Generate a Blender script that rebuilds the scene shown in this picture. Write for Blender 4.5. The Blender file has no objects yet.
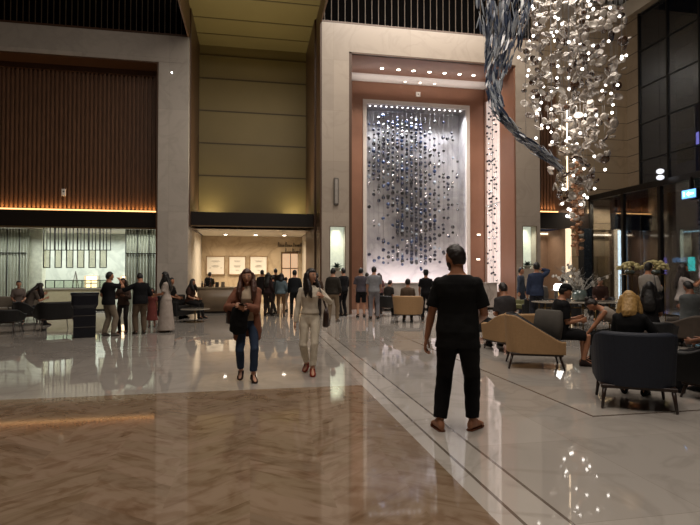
import bpy, bmesh, math, random
from mathutils import Vector, Matrix, noise
C = bpy.context.scene
COL = C.collection
PI = math.pi
rnd = random.Random(7)

# ------------------------------------------------------------------ camera
F = 519.0
YAW = math.radians(10.8)
PITCH = math.radians(1.16)
CAM = Vector((0, 0, 1.54))
cd = bpy.data.cameras.new('camera')
cd.sensor_fit = 'HORIZONTAL'; cd.sensor_width = 36.0
cd.lens = 36.0 * F / 700.0
cd.clip_start = 0.05; cd.clip_end = 400
cam = bpy.data.objects.new('camera', cd)
COL.objects.link(cam)
cam.location = CAM
cam.rotation_euler = (PI / 2 + PITCH, 0, -YAW)
C.camera = cam
FWD = Vector((math.sin(YAW) * math.cos(PITCH), math.cos(YAW) * math.cos(PITCH), math.sin(PITCH)))
RGT = Vector((math.cos(YAW), -math.sin(YAW), 0))
UPV = RGT.cross(FWD)

def ray(px, py):
    return FWD + RGT * ((px - 350) / F) + UPV * ((262.5 - py) / F)
def at(px, py, Y):            # the point of the plane y = Y seen at a pixel of the photo
    d = ray(px, py)
    return CAM + d * (Y / d.y)
def atx(px, py, X):
    d = ray(px, py)
    return CAM + d * (X / d.x)
def ground(px, py, z=0.0):
    d = ray(px, py)
    return CAM + d * ((z - CAM.z) / d.z)

# ------------------------------------------------------------------ world, exposure
C.view_settings.view_transform = 'Standard'
C.view_settings.look = 'None'
C.view_settings.gamma = 1.0
C.view_settings.use_curve_mapping = False
C.view_settings.exposure = 0.28
w = bpy.data.worlds.new('night_sky')
C.world = w
w.use_nodes = True
w.node_tree.nodes['Background'].inputs[0].default_value = (0.010, 0.016, 0.035, 1)
w.node_tree.nodes['Background'].inputs[1].default_value = 0.55
try:
    C.cycles.max_bounces = 7
    C.cycles.diffuse_bounces = 3
    C.cycles.glossy_bounces = 4
    C.cycles.transparent_max_bounces = 12
    C.cycles.sample_clamp_indirect = 4.0
    C.cycles.caustics_reflective = False
    C.cycles.caustics_refractive = False
    C.cycles.use_denoising = True
except Exception:
    pass

def area(name, loc, size, energy, color, rot=(0, 0, 0), sy=None, spread=180):
    l = bpy.data.lights.new(name, 'AREA')
    l.energy = energy; l.color = color; l.size = size
    if sy is not None:
        l.shape = 'RECTANGLE'; l.size_y = sy
    l.spread = math.radians(spread)
    o = bpy.data.objects.new(name, l)
    COL.objects.link(o)
    o.location = loc; o.rotation_euler = rot
    return o

WARM = (1.0, 0.74, 0.50)
WARMW = (1.0, 0.88, 0.76)
COOLW = (0.96, 1.0, 0.93)
# broad unseen lamps added below the lobby ceiling for general brightness
area('overhead_fill_near', (1.5, 3.0, 13.2), 9.0, 900, WARMW, sy=6)
area('overhead_fill_middle', (4.0, 12.0, 13.2), 12.0, 520, WARMW, sy=5)
# grazing wash that falls on the centre portal front
area('portal_wash', (7.0, 15.5, 13.1), 8.0, 420, WARMW, rot=(math.radians(28), 0, 0), sy=0.6)
# cove under the slatted wall, both sides
area('cove_light', (-7.9, 20.83, 3.94), 9.0, 34, (1.0, 0.56, 0.20), rot=(PI, 0, 0), sy=0.08)
area('cove_light_east', (12.2, 20.42, 4.30), 1.7, 6, (1.0, 0.62, 0.30), rot=(PI, 0, 0), sy=0.08)
# bar behind the left portal
area('bar_light', (-7.4, 23.9, 3.2), 7.6, 210, COOLW, sy=1.4, spread=150)
area('bar_front_fill', (-7.4, 21.5, 3.2), 7.6, 120, COOLW, sy=0.4, spread=150)  # extra lamp added to brighten the fronts of column and screens
# shop in the middle bay
area('shop_light', (0.0, 24.6, 3.3), 4.2, 190, (1.0, 0.85, 0.66), sy=2.6, spread=130)
# uplights on top of the middle fascia
area('bay_uplight_west', (-1.75, 22.9, 4.0), 0.5, 14, (1.0, 0.84, 0.50), rot=(PI, 0, 0))
area('bay_uplight_east', (1.9, 22.9, 4.0), 0.5, 14, (1.0, 0.84, 0.50), rot=(PI, 0, 0))
area('bay_uplight', (0.1, 21.4, 4.0), 4.0, 150, (1.0, 0.88, 0.60), rot=(PI + .45, 0, 0), sy=1.0, spread=120)
# copper recess and the artwork niche
area('recess_light', (7.0, 20.2, 9.7), 6.0, 110, (1.0, 0.82, 0.68), sy=0.3, spread=110)
area('cove_white', (7.0, 21.2, 9.2), 6.0, 16, (1.0, 0.9, 0.82), rot=(PI, 0, 0), sy=0.2)
area('niche_light', (7.15, 21.9, 8.7), 4.2, 210, (0.98, 0.97, 1.0), rot=(math.radians(-4), 0, 0), sy=0.2, spread=110)
area('niche_uplight', (7.15, 22.0, 0.85), 4.2, 80, (1.0, 0.84, 0.80), rot=(PI, 0, 0), sy=0.2)
# alcove and vestibule on the east side
area('alcove_light', (12.4, 21.0, 3.3), 1.5, 10, (1.0, 0.82, 0.66), sy=0.6, spread=140)
area('panel_light', (14.9, 19.8, 4.6), 2.2, 120, (1.0, 0.86, 0.66), sy=0.5, spread=150)
area('outdoor_fill', (38, 32, 14), 6.0, 2600, (0.55, 0.68, 1.0), rot=(0, math.radians(-55), 0))  # unseen bluish lamp added to brighten the tower and street
area('vestibule_fill', (15.5, 14.0, 4.7), 1.2, 30, WARMW, sy=5.0, spread=120)  # lamp added to brighten the dark entrance vestibule

# ------------------------------------------------------------------ materials
MATS = {}
def hexc(h):
    h = h.lstrip('#')
    f = lambda v: ((v / 255 + 0.055) / 1.055) ** 2.4 if v / 255 > 0.04045 else v / 255 / 12.92
    return tuple(f(int(h[i:i + 2], 16)) for i in (0, 2, 4))

def mat(name, color, rough=0.6, metal=0.0, var=0.12, scale=8.0, bump=0.0, bscale=60.0, spec=0.5, coat=0.0, emit=None, estr=0.0, sheen=0.0, stretch=None):
    if name in MATS:
        return MATS[name]
    m = bpy.data.materials.new(name); m.use_nodes = True
    nt = m.node_tree; N = nt.nodes; L = nt.links
    b = N['Principled BSDF']
    if isinstance(color, str): color = hexc(color)
    tc = N.new('ShaderNodeTexCoord')
    mp = N.new('ShaderNodeMapping')
    L.new(tc.outputs['Object'], mp.inputs['Vector'])
    if stretch: mp.inputs['Scale'].default_value = stretch
    nz = N.new('ShaderNodeTexNoise'); nz.inputs['Scale'].default_value = scale; nz.inputs['Detail'].default_value = 4
    L.new(mp.outputs[0], nz.inputs['Vector'])
    cr = N.new('ShaderNodeValToRGB')
    cr.color_ramp.elements[0].position = 0.3; cr.color_ramp.elements[1].position = 0.7
    cr.color_ramp.elements[0].color = tuple(max(0, c * (1 - var)) for c in color) + (1,)
    cr.color_ramp.elements[1].color = tuple(min(1, c * (1 + var)) for c in color) + (1,)
    L.new(nz.outputs['Fac'], cr.inputs[0])
    L.new(cr.outputs[0], b.inputs['Base Color'])
    b.inputs['Roughness'].default_value = rough
    b.inputs['Metallic'].default_value = metal
    b.inputs['Specular IOR Level'].default_value = spec
    b.inputs['Coat Weight'].default_value = coat
    b.inputs['Coat Roughness'].default_value = 0.05
    if sheen: b.inputs['Sheen Weight'].default_value = sheen
    if bump:
        n2 = N.new('ShaderNodeTexNoise'); n2.inputs['Scale'].default_value = bscale; n2.inputs['Detail'].default_value = 3
        L.new(mp.outputs[0], n2.inputs['Vector'])
        bp = N.new('ShaderNodeBump'); bp.inputs['Strength'].default_value = bump; bp.inputs['Distance'].default_value = 0.01
        L.new(n2.outputs['Fac'], bp.inputs['Height']); L.new(bp.outputs[0], b.inputs['Normal'])
    if emit is not None:
        if isinstance(emit, str): emit = hexc(emit)
        b.inputs['Emission Color'].default_value = tuple(emit) + (1,)
        b.inputs['Emission Strength'].default_value = estr
    MATS[name] = m
    return m

def marble(name, base, vein, rough=0.1, scale=0.9, veinamt=0.35, coat=0.0, tile=None, joint=0.006, jcol=(0.12, 0.1, 0.08), spec=0.5):
    if name in MATS: return MATS[name]
    m = bpy.data.materials.new(name); m.use_nodes = True
    nt = m.node_tree; N = nt.nodes; L = nt.links; b = N['Principled BSDF']
    if isinstance(base, str): base = hexc(base)
    if isinstance(vein, str): vein = hexc(vein)
    g = N.new('ShaderNodeNewGeometry')
    n1 = N.new('ShaderNodeTexNoise'); n1.inputs['Scale'].default_value = scale; n1.inputs['Detail'].default_value = 6; n1.inputs['Distortion'].default_value = 1.4
    L.new(g.outputs['Position'], n1.inputs['Vector'])
    r1 = N.new('ShaderNodeValToRGB'); e = r1.color_ramp.elements
    e[0].position = 0.44; e[0].color = (0, 0, 0, 1); e[1].position = 0.5; e[1].color = (1, 1, 1, 1)
    x = r1.color_ramp.elements.new(0.56); x.color = (0, 0, 0, 1)
    L.new(n1.outputs['Fac'], r1.inputs[0])
    n2 = N.new('ShaderNodeTexNoise'); n2.inputs['Scale'].default_value = scale * 2.5; n2.inputs['Detail'].default_value = 5
    L.new(g.outputs['Position'], n2.inputs['Vector'])
    mul = N.new('ShaderNodeMath'); mul.operation = 'MULTIPLY'
    L.new(r1.outputs[0], mul.inputs[0]); L.new(n2.outputs['Fac'], mul.inputs[1])
    m2 = N.new('ShaderNodeMath'); m2.operation = 'MULTIPLY'; m2.inputs[1].default_value = veinamt * 2
    L.new(mul.outputs[0], m2.inputs[0])
    mx = N.new('ShaderNodeMix'); mx.data_type = 'RGBA'
    mx.inputs[6].default_value = tuple(base) + (1,); mx.inputs[7].default_value = tuple(vein) + (1,)
    L.new(m2.outputs[0], mx.inputs[0])
    n3 = N.new('ShaderNodeTexNoise'); n3.inputs['Scale'].default_value = 0.35; n3.inputs['Detail'].default_value = 2
    L.new(g.outputs['Position'], n3.inputs['Vector'])
    hs = N.new('ShaderNodeMix'); hs.data_type = 'RGBA'; hs.blend_type = 'MULTIPLY'; hs.inputs[0].default_value = 0.35
    L.new(mx.outputs[2], hs.inputs[6]); L.new(n3.outputs['Color'], hs.inputs[7])
    hs.inputs[0].default_value = 0.0
    out = mx.outputs[2]
    if tile:
        br = N.new('ShaderNodeTexBrick')
        br.offset = 0.0
        br.inputs['Scale'].default_value = 1.0
        br.inputs['Brick Width'].default_value = tile[0]; br.inputs['Row Height'].default_value = tile[1]
        br.inputs['Mortar Size'].default_value = joint; br.inputs['Mortar Smooth'].default_value = 0
        br.inputs['Color1'].default_value = (1, 1, 1, 1); br.inputs['Color2'].default_value = (0.86, 0.86, 0.86, 1)
        br.inputs['Mortar'].default_value = tuple(jcol) + (1,)
        if len(tile) > 2:   # wall: use x,z
            sp = N.new('ShaderNodeSeparateXYZ'); cb = N.new('ShaderNodeCombineXYZ')
            L.new(g.outputs['Position'], sp.inputs[0])
            L.new(sp.outputs[tile[2]], cb.inputs[0]); L.new(sp.outputs[tile[3]], cb.inputs[1])
            L.new(cb.outputs[0], br.inputs['Vector'])
        else:
            L.new(g.outputs['Position'], br.inputs['Vector'])
        m3 = N.new('ShaderNodeMix'); m3.data_type = 'RGBA'; m3.blend_type = 'MULTIPLY'; m3.inputs[0].default_value = 1
        L.new(out, m3.inputs[6]); L.new(br.outputs['Color'], m3.inputs[7])
        out = m3.outputs[2]
    L.new(out, b.inputs['Base Color'])
    b.inputs['Roughness'].default_value = rough
    b.inputs['Specular IOR Level'].default_value = spec
    b.inputs['Coat Weight'].default_value = coat; b.inputs['Coat Roughness'].default_value = 0.03
    # very slight waviness of the polished slabs
    n4 = N.new('ShaderNodeTexNoise'); n4.inputs['Scale'].default_value = 1.6
    L.new(g.outputs['Position'], n4.inputs['Vector'])
    bp = N.new('ShaderNodeBump'); bp.inputs['Strength'].default_value = 0.03; bp.inputs['Distance'].default_value = 0.008
    L.new(n4.outputs['Fac'], bp.inputs['Height']); L.new(bp.outputs[0], b.inputs['Normal'])
    MATS[name] = m
    return m

def chevron(name):
    """chevron marble: columns along y, boards leaning both ways, a slight tone of its own for each board"""
    m = bpy.data.materials.new(name); m.use_nodes = True
    nt = m.node_tree; N = nt.nodes; L = nt.links; b = N['Principled BSDF']
    g = N.new('ShaderNodeNewGeometry'); s = N.new('ShaderNodeSeparateXYZ'); L.new(g.outputs['Position'], s.inputs[0])
    def M(op, a, bb=None):
        n = N.new('ShaderNodeMath'); n.operation = op
        for i, v in enumerate((a, bb)):
            if v is None: continue
            if isinstance(v, (int, float)): n.inputs[i].default_value = v
            else: L.new(v, n.inputs[i])
        return n.outputs[0]
    W, T = 0.56, 0.19
    sx = M('DIVIDE', s.outputs[0], W); colid = M('FLOOR', sx)
    tri = M('PINGPONG', sx, 1.0)
    v = M('ADD', s.outputs[1], M('MULTIPLY', tri, W * 0.75))
    vt = M('DIVIDE', v, T); row = M('FLOOR', vt); fr = M('SUBTRACT', vt, row)
    cb = N.new('ShaderNodeCombineXYZ'); L.new(colid, cb.inputs[0]); L.new(row, cb.inputs[1])
    wn = N.new('ShaderNodeTexWhiteNoise'); wn.noise_dimensions = '2D'; L.new(cb.outputs[0], wn.inputs['Vector'])
    cr = N.new('ShaderNodeValToRGB'); e = cr.color_ramp.elements
    e[0].color = hexc('#7e6c5b') + (1,); e[1].color = hexc('#8d7967') + (1,)
    k = cr.color_ramp.elements.new(0.12); k.color = hexc('#85735f') + (1,)
    L.new(wn.outputs['Value'], cr.inputs[0])
    # cloudy veining, stretched along each board and shifted from board to board
    cb2 = N.new('ShaderNodeCombineXYZ'); L.new(M('MULTIPLY', vt, 0.9), cb2.inputs[1]); L.new(M('MULTIPLY', sx, 1.1), cb2.inputs[0]); L.new(M('MULTIPLY', wn.outputs['Value'], 3.0), cb2.inputs[2])
    nz = N.new('ShaderNodeTexNoise'); nz.inputs['Scale'].default_value = 1.3; nz.inputs['Detail'].default_value = 5; nz.inputs['Distortion'].default_value = 1.5
    L.new(cb2.outputs[0], nz.inputs['Vector'])
    cr2 = N.new('ShaderNodeValToRGB'); cr2.color_ramp.elements[0].position = 0.30; cr2.color_ramp.elements[1].position = 0.52
    cr2.color_ramp.elements[0].color = (0.72, 0.66, 0.60, 1); cr2.color_ramp.elements[1].color = (1.0, 1.0, 1.0, 1)
    L.new(nz.outputs['Fac'], cr2.inputs[0])
    mx = N.new('ShaderNodeMix'); mx.data_type = 'RGBA'; mx.blend_type = 'MULTIPLY'; mx.inputs[0].default_value = 1
    L.new(cr.outputs[0], mx.inputs[6]); L.new(cr2.outputs[0], mx.inputs[7])
    n5 = N.new('ShaderNodeTexNoise'); n5.inputs['Scale'].default_value = 2.2; n5.inputs['Detail'].default_value = 7; n5.inputs['Distortion'].default_value = 2.0
    L.new(g.outputs['Position'], n5.inputs['Vector'])
    cr5 = N.new('ShaderNodeValToRGB'); cr5.color_ramp.elements[0].position = 0.36; cr5.color_ramp.elements[1].position = 0.50
    cr5.color_ramp.elements[0].color = (0.78, 0.72, 0.66, 1); cr5.color_ramp.elements[1].color = (1, 1, 1, 1)
    L.new(n5.outputs['Fac'], cr5.inputs[0])
    mx2 = N.new('ShaderNodeMix'); mx2.data_type = 'RGBA'; mx2.blend_type = 'MULTIPLY'; mx2.inputs[0].default_value = 1
    L.new(mx.outputs[2], mx2.inputs[6]); L.new(cr5.outputs[0], mx2.inputs[7])
    L.new(mx2.outputs[2], b.inputs['Base Color'])
    b.inputs['Roughness'].default_value = 0.05
    b.inputs['Specular IOR Level'].default_value = 0.5
    MATS[name] = m
    return m

def glassmat(name, tint=(0.9, 0.95, 1.0), refl=1.0, dark=0.0):
    if name in MATS: return MATS[name]
    m = bpy.data.materials.new(name); m.use_nodes = True
    nt = m.node_tree; N = nt.nodes; L = nt.links
    N.remove(N['Principled BSDF']); out = N['Material Output']
    t = N.new('ShaderNodeBsdfTransparent'); t.inputs[0].default_value = tuple(tint) + (1,)
    gl = N.new('ShaderNodeBsdfGlossy'); gl.inputs['Roughness'].default_value = 0.02
    fr = N.new('ShaderNodeFresnel'); fr.inputs[0].default_value = 1.5
    mm = N.new('ShaderNodeMath'); mm.operation = 'MULTIPLY_ADD'; mm.inputs[1].default_value = refl; mm.inputs[2].default_value = dark
    L.new(fr.outputs[0], mm.inputs[0])
    mx = N.new('ShaderNodeMixShader'); L.new(mm.outputs[0], mx.inputs[0]); L.new(t.outputs[0], mx.inputs[1]); L.new(gl.outputs[0], mx.inputs[2])
    L.new(mx.outputs[0], out.inputs[0])
    MATS[name] = m
    return m

def emat(name, color, strength):
    return mat(name, (0.3, 0.3, 0.3), 0.5, emit=color, estr=strength)

# ------------------------------------------------------------------ mesh helpers
class G:
    def __init__(s): s.b = bmesh.new(); s.mi = 0
    def _f(s, vs):
        try:
            f = s.b.faces.new(vs); f.material_index = s.mi; return f
        except ValueError:
            return None
    def box(s, x0, x1, y0, y1, z0, z1, M=None):
        P = [Vector(p) for p in ((x0, y0, z0), (x1, y0, z0), (x1, y1, z0), (x0, y1, z0), (x0, y0, z1), (x1, y0, z1), (x1, y1, z1), (x0, y1, z1))]
        if M: P = [M @ p for p in P]
        v = [s.b.verts.new(p) for p in P]
        for q in ((3, 2, 1, 0), (4, 5, 6, 7), (0, 1, 5, 4), (1, 2, 6, 5), (2, 3, 7, 6), (3, 0, 4, 7)):
            s._f([v[i] for i in q])
        return s
    def loft(s, secs, n=14):
        """secs: (centre, X axis, Y axis, rx, ry[, power])"""
        rings = []
        for q in secs:
            c, X, Y, rx, ry = q[:5]; p = q[5] if len(q) > 5 else 1.0
            ring = []
            for i in range(n):
                a = 2 * PI * i / n
                ca, sa = math.cos(a), math.sin(a)
                if p != 1.0:
                    ca = math.copysign(abs(ca) ** p, ca); sa = math.copysign(abs(sa) ** p, sa)
                ring.append(s.b.verts.new(c + X * (rx * ca) + Y * (ry * sa)))
            rings.append(ring)
        for a, b in zip(rings, rings[1:]):
            for i in range(n):
                s._f((a[i], a[(i + 1) % n], b[(i + 1) % n], b[i]))
        s._f(rings[0][::-1]); s._f(rings[-1])
        return s
    def tube(s, pts, rad, n=10, ref=None, flat=1.0, ends=True):
        """round tube along points; rad: number or list; rounded ends"""
        pts = [Vector(p) for p in pts]
        if isinstance(rad, (int, float)): rad = [rad] * len(pts)
        secs = []
        ref = Vector(ref) if ref else None
        prev = None
        for i, p in enumerate(pts):
            d = (pts[min(i + 1, len(pts) - 1)] - pts[max(i - 1, 0)])
            d = d.normalized() if d.length > 1e-9 else Vector((0, 0, 1))
            if ref is not None and abs(d.dot(ref.normalized())) < 0.97: X = ref - d * ref.dot(d)
            elif prev is not None: X = prev - d * prev.dot(d)
            else:
                t = Vector((1, 0, 0)) if abs(d.x) < 0.8 else Vector((0, 1, 0)); X = t - d * t.dot(d)
            X.normalize(); prev = X
            Y = d.cross(X)
            secs.append((p, X, Y, rad[i], rad[i] * flat, d))
        out = []
        if ends:
            c, X, Y, rx, ry, d = secs[0]
            out += [(c - d * rx * 0.9 * 1.0, X, Y, rx * .35, ry * .35), (c - d * rx * 0.55, X, Y, rx * .8, ry * .8)]
        out += [q[:5] for q in secs]
        if ends:
            c, X, Y, rx, ry, d = secs[-1]
            out += [(c + d * rx * 0.55, X, Y, rx * .8, ry * .8), (c + d * rx * 0.9, X, Y, rx * .35, ry * .35)]
        return s.loft(out, n)
    def cyl(s, p0, p1, r0, r1=None, n=16):
        p0 = Vector(p0); p1 = Vector(p1); r1 = r0 if r1 is None else r1
        d = (p1 - p0).normalized(); t = Vector((1, 0, 0)) if abs(d.x) < .8 else Vector((0, 1, 0))
        X = (t - d * t.dot(d)).normalized(); Y = d.cross(X)
        return s.loft([(p0, X, Y, r0, r0), (p1, X, Y, r1, r1)], n)
    def sph(s, c, r, u=14, v=9, M=None, fn=None):
        c = Vector(c); r = Vector(r) if not isinstance(r, (int, float)) else Vector((r, r, r))
        rows = []
        for j in range(v + 1):
            th = PI * j / v
            if j in (0, v): ds = [Vector((0, 0, math.cos(th)))]
            else: ds = [Vector((math.sin(th) * math.cos(2 * PI * i / u), math.sin(th) * math.sin(2 * PI * i / u), math.cos(th))) for i in range(u)]
            row = []
            for d in ds:
                p = fn(d) if fn else Vector((d.x * r.x, d.y * r.y, d.z * r.z))
                if M: p = M @ p
                row.append(s.b.verts.new(c + p))
            rows.append(row)
        for j in range(v):
            a, b = rows[j], rows[j + 1]
            for i in range(u):
                k = (i + 1) % u
                if len(a) == 1: s._f((a[0], b[i], b[k]))
                elif len(b) == 1: s._f((a[i], b[0], a[k]))
                else: s._f((a[i], b[i], b[k], a[k]))
        return s
    def lathe(s, prof, c=(0, 0, 0), n=24):
        c = Vector(c); X = Vector((1, 0, 0)); Y = Vector((0, 1, 0))
        return s.loft([(c + Vector((0, 0, z)), X, Y, r, r) for r, z in prof], n)
    def quad(s, a, b, c, d):
        s._f([s.b.verts.new(Vector(p)) for p in (a, b, c, d)]); return s
    def slab(s, pts, n):       # polygon with thickness vector n
        a = [s.b.verts.new(Vector(p)) for p in pts]; b = [s.b.verts.new(Vector(p) + n) for p in pts]
        s._f(a[::-1]); s._f(b)
        for i in range(len(a)):
            k = (i + 1) % len(a); s._f((a[i], a[k], b[k], b[i]))
        return s
    def mesh(s, name, mats, smooth=False):
        bmesh.ops.recalc_face_normals(s.b, faces=s.b.faces)
        me = bpy.data.meshes.new(name); s.b.to_mesh(me); s.b.free()
        for m in (mats if isinstance(mats, (list, tuple)) else [mats]): me.materials.append(m)
        if smooth:
            me.polygons.foreach_set('use_smooth', [True] * len(me.polygons))
        return me
    def build(s, name, mats, parent=None, smooth=False, bevel=0, vox=0, sm=0, wr=0, wrs=0.12, **props):
        o = bpy.data.objects.new(name, s.mesh(name, mats, smooth or vox > 0))
        COL.objects.link(o)
        if parent is not None: o.parent = parent
        if bevel:
            m = o.modifiers.new('bevel', 'BEVEL'); m.width = bevel; m.segments = 3; m.limit_method = 'ANGLE'
        if vox:
            m = o.modifiers.new('remesh', 'REMESH'); m.mode = 'VOXEL'; m.voxel_size = vox; m.use_smooth_shade = True
        if wr:
            t = bpy.data.textures.get('folds%g' % wrs)
            if not t:
                t = bpy.data.textures.new('folds%g' % wrs, 'CLOUDS'); t.noise_scale = wrs; t.noise_depth = 1
            m = o.modifiers.new('folds', 'DISPLACE'); m.texture = t; m.strength = wr; m.mid_level = 0.5; m.texture_coords = 'LOCAL'
        if sm:
            m = o.modifiers.new('soft', 'SMOOTH'); m.factor = 0.5; m.iterations = sm
        for k, v in props.items(): o[k] = v
        return o

def thing(name, label, cat, loc=(0, 0, 0), rz=0.0, group=None):
    o = bpy.data.objects.new(name, None); COL.objects.link(o)
    o.empty_display_size = 0.1
    o.location = loc; o.rotation_euler = (0, 0, rz)
    o['label'] = label; o['category'] = cat
    if group: o['group'] = group
    return o
def tag(o, label, cat, group=None):
    o['label'] = label; o['category'] = cat
    if group: o['group'] = group
    return o
def struct(name, g, m, **k):
    o = g.build(name, m, **k); o['kind'] = 'structure'
    return o
def copy_tree(o, label=None, loc=None, rz=None, parent=None):
    c = o.copy(); COL.objects.link(c); c.parent = parent
    if label: c['label'] = label
    if loc is not None: c.location = loc
    if rz is not None: c.rotation_euler = (0, 0, rz)
    for ch in list(o.children): copy_tree(ch, parent=c)
    return c
def ordinal(i):
    return ['first', 'second', 'third', 'fourth', 'fifth', 'sixth', 'seventh', 'eighth', 'ninth', 'tenth', 'eleventh', 'twelfth'][i]

# ------------------------------------------------------------------ structure
m_floor = marble('floor_marble', '#aba59e', '#7c746c', rough=0.03, scale=0.9, veinamt=0.22, tile=(1.45, 1.45), joint=0.003, jcol=(0.72, 0.70, 0.68), spec=0.7)
m_border = marble('border_marble', '#b3ada6', '#80786f', rough=0.03, scale=1.1, veinamt=0.3, spec=0.7)
m_dark = marble('dark_marble', '#6c625a', '#4a423a', rough=0.05, scale=1.4, spec=0.6)
m_cream = marble('cream_stone', '#a89c8f', '#8b8074', rough=0.35, scale=0.7, veinamt=0.25, tile=(3.0, 1.9, 0, 2), joint=0.004, jcol=(0.75, 0.74, 0.72))
m_creamL = marble('grey_stone', '#b8b0a7', '#978e85', rough=0.35, scale=0.7, veinamt=0.25, tile=(3.0, 1.9, 0, 2), joint=0.004, jcol=(0.75, 0.74, 0.72))
m_walnut = mat('brown_timber', '#6e4f3b', 0.45, var=0.2, scale=3, stretch=(6, 6, 0.6))
m_reveal = mat('brown_reveal', '#4e3626', 0.4, var=0.15, scale=3, stretch=(6, 6, 0.5))
m_black = mat('black_metal', '#15110f', 0.4, var=0.05)
m_fascia = mat('dark_fascia', '#1a1411', 0.35, var=0.1)
m_gold = mat('olive_gold_panel', '#817249', 0.45, metal=0.15, var=0.06, scale=0.6)
m_goldj = mat('olive_joint', '#4f4226', 0.5, var=0.05)
m_copper = mat('copper_panel', '#8f6854', 0.35, metal=0.3, var=0.08, scale=1.2)
m_wmarb = marble('art_wall_marble', '#b0aeb0', '#7f7e84', rough=0.25, scale=0.5, veinamt=0.35)
m_white = mat('white_frame', '#cfc9c4', 0.4, var=0.03)
m_pale = mat('pale_plaster', '#c9bfae', 0.5, var=0.04, scale=2)
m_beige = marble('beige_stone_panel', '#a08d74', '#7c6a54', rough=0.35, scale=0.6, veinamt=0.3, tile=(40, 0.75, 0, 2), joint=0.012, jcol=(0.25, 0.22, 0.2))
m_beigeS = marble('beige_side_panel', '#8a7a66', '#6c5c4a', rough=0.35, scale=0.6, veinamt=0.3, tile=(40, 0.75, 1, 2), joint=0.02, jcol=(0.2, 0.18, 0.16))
m_ceil = mat('dark_ceiling', '#3a332c', 0.8, var=0.05)
m_dim = mat('dim_wall', '#5d5348', 0.6, var=0.08)

struct('floor', G().box(-12.5, 16.7, -7, 28.2, -0.1, 0), m_floor)
struct('floor_inset', G().box(-12.0, 1.50, -6.5, 7.0, 0.0, 0.003), chevron('chevron_marble'))
struct('floor_border', G().box(1.665, 1.93, -6.5, 18.5, 0.0, 0.003).box(1.50, 1.64, -6.5, 18.5, 0, 0.003), m_border)
g = G()
g.box(1.64, 1.665, -6.5, 18.5, 0, 0.0035); g.box(1.93, 1.955, -6.5, 18.5, 0, 0.0035); g.box(3.60, 3.625, 5.0, 14.5, 0, 0.0035)
g.box(3.625, 14, 5.0, 5.03, 0, 0.0035)
struct('floor_line', g, m_dark)

CZ = 13.6
struct('ceiling', G().box(-12.5, -2.3, -7, 20.9, CZ, CZ + .2).box(2.5, 16.9, -7, 21.9, CZ, CZ + .2).box(-2.3, 2.5, -7, 17.0, CZ, CZ + .2), m_ceil)
struct('wall_west', G().box(-12.7, -12.5, -7, 28, 0, CZ), m_dim)
struct('wall_south', G().box(-12.5, 16.9, -7.2, -7, 0, CZ), m_dim)

# --- left portal -------------------------------------------------
YL = 20.0
struct('trim_1', G().box(-3.38, -2.30, YL, 21.3, 0, 9.34).box(-12.5, -2.30, YL, 21.0, 9.34, 10.35), m_creamL, bevel=.01)
struct('trim_2', G().box(-3.44, -3.38, YL + .02, 21.0, 0, 9.34).box(-12.5, -3.44, YL + .02, 20.9, 9.29, 9.34), m_reveal)
g = G()
g.box(-12.5, -3.44, 21.0, 21.2, 3.3, 9.34)
x = -12.4
while x < -3.5:
    g.box(x, x + 0.075, 20.90, 21.0, 3.86, 9.08); x += 0.15
struct('wall_slatted_west', g, m_walnut)
struct('trim_3', G().box(-12.5, -3.44, 20.84, 21.0, 9.08, 9.29), m_reveal)
struct('trim_4', G().box(-12.5, -3.44, 20.74, 20.80, 3.26, 3.85).box(-12.5, -3.44, 20.80, 21.0, 3.30, 3.82), m_fascia)
struct('trim_5', G().box(-12.5, -3.45, 20.82, 20.90, 3.83, 3.91), emat('warm_led', (1.0, 0.50, 0.17), 2.4))
struct('trim_6', G().box(-12.5, -3.44, 20.76, 20.82, 3.20, 3.26), mat('brass_edge', '#8a7355', 0.3, metal=0.6))

def balcony(x0, x1, z0, y, idx, gx=0.2):
    struct('trim_%d' % idx, G().box(x0, x1, y, y + .10, z0, z0 + .10), [m_reveal])
    g = G(); x = x0 + .1
    while x < x1 - .03:
        g.box(x, x + .025, y + .04, y + .07, z0 + .1, CZ); x += gx
    struct('trim_%d' % (idx + 1), g, mat('balcony_fin', '#4a3d2e', 0.5))
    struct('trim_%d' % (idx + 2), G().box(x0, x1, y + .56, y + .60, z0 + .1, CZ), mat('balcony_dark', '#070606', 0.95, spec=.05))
balcony(-12.5, -2.30, 10.35, YL + .05, 10)

# --- the bay between the portals --------------------------------
YB = 23.5
BZ = 11.6
struct('wall_bay', G().box(-2.3, 2.5, YB, YB + .2, 3.4, BZ + .3), m_gold)
g = G()
for py in (58, 81, 113, 145, 177):
    z = at(250, py, YB).z
    g.box(-2.3, 2.5, YB - .012, YB, z - .03, z + .03)
struct('trim_20', g, m_goldj)
struct('ceiling_bay', G().box(-2.3, 2.5, 17.0, YB, BZ, BZ + .2), m_gold)
struct('trim_21', G().box(-2.3, 2.5, 19.2, 19.26, BZ - .015, BZ).box(-2.3, 2.5, 20.9, 20.96, BZ - .015, BZ).box(-2.3, 2.5, 22.3, 22.36, BZ - .015, BZ), m_goldj)
struct('wall_bay_west', G().box(-2.36, -2.30, 17.0, YB, 10.35, BZ + .2).box(-2.36, -2.302, YL + .01, YB, 3.3, 10.35).box(-2.36, -2.302, YL + .03, 20.9, 0, 3.3), m_reveal)
struct('wall_bay_east', G().box(2.50, 2.56, 17.0, YB, 10.9, BZ + .2).box(2.502, 2.56, 19.02, YB, 0, 10.9), m_reveal)
struct('trim_22', G().box(-2.3, -2.26, YL + .3, YB, 3.3, BZ).box(2.44, 2.5, YL + .3, YB, 0, BZ), m_reveal)
struct('trim_23', G().box(-2.3, 2.5, 20.6, 22.2, 3.37, 3.89), m_fascia)
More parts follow.
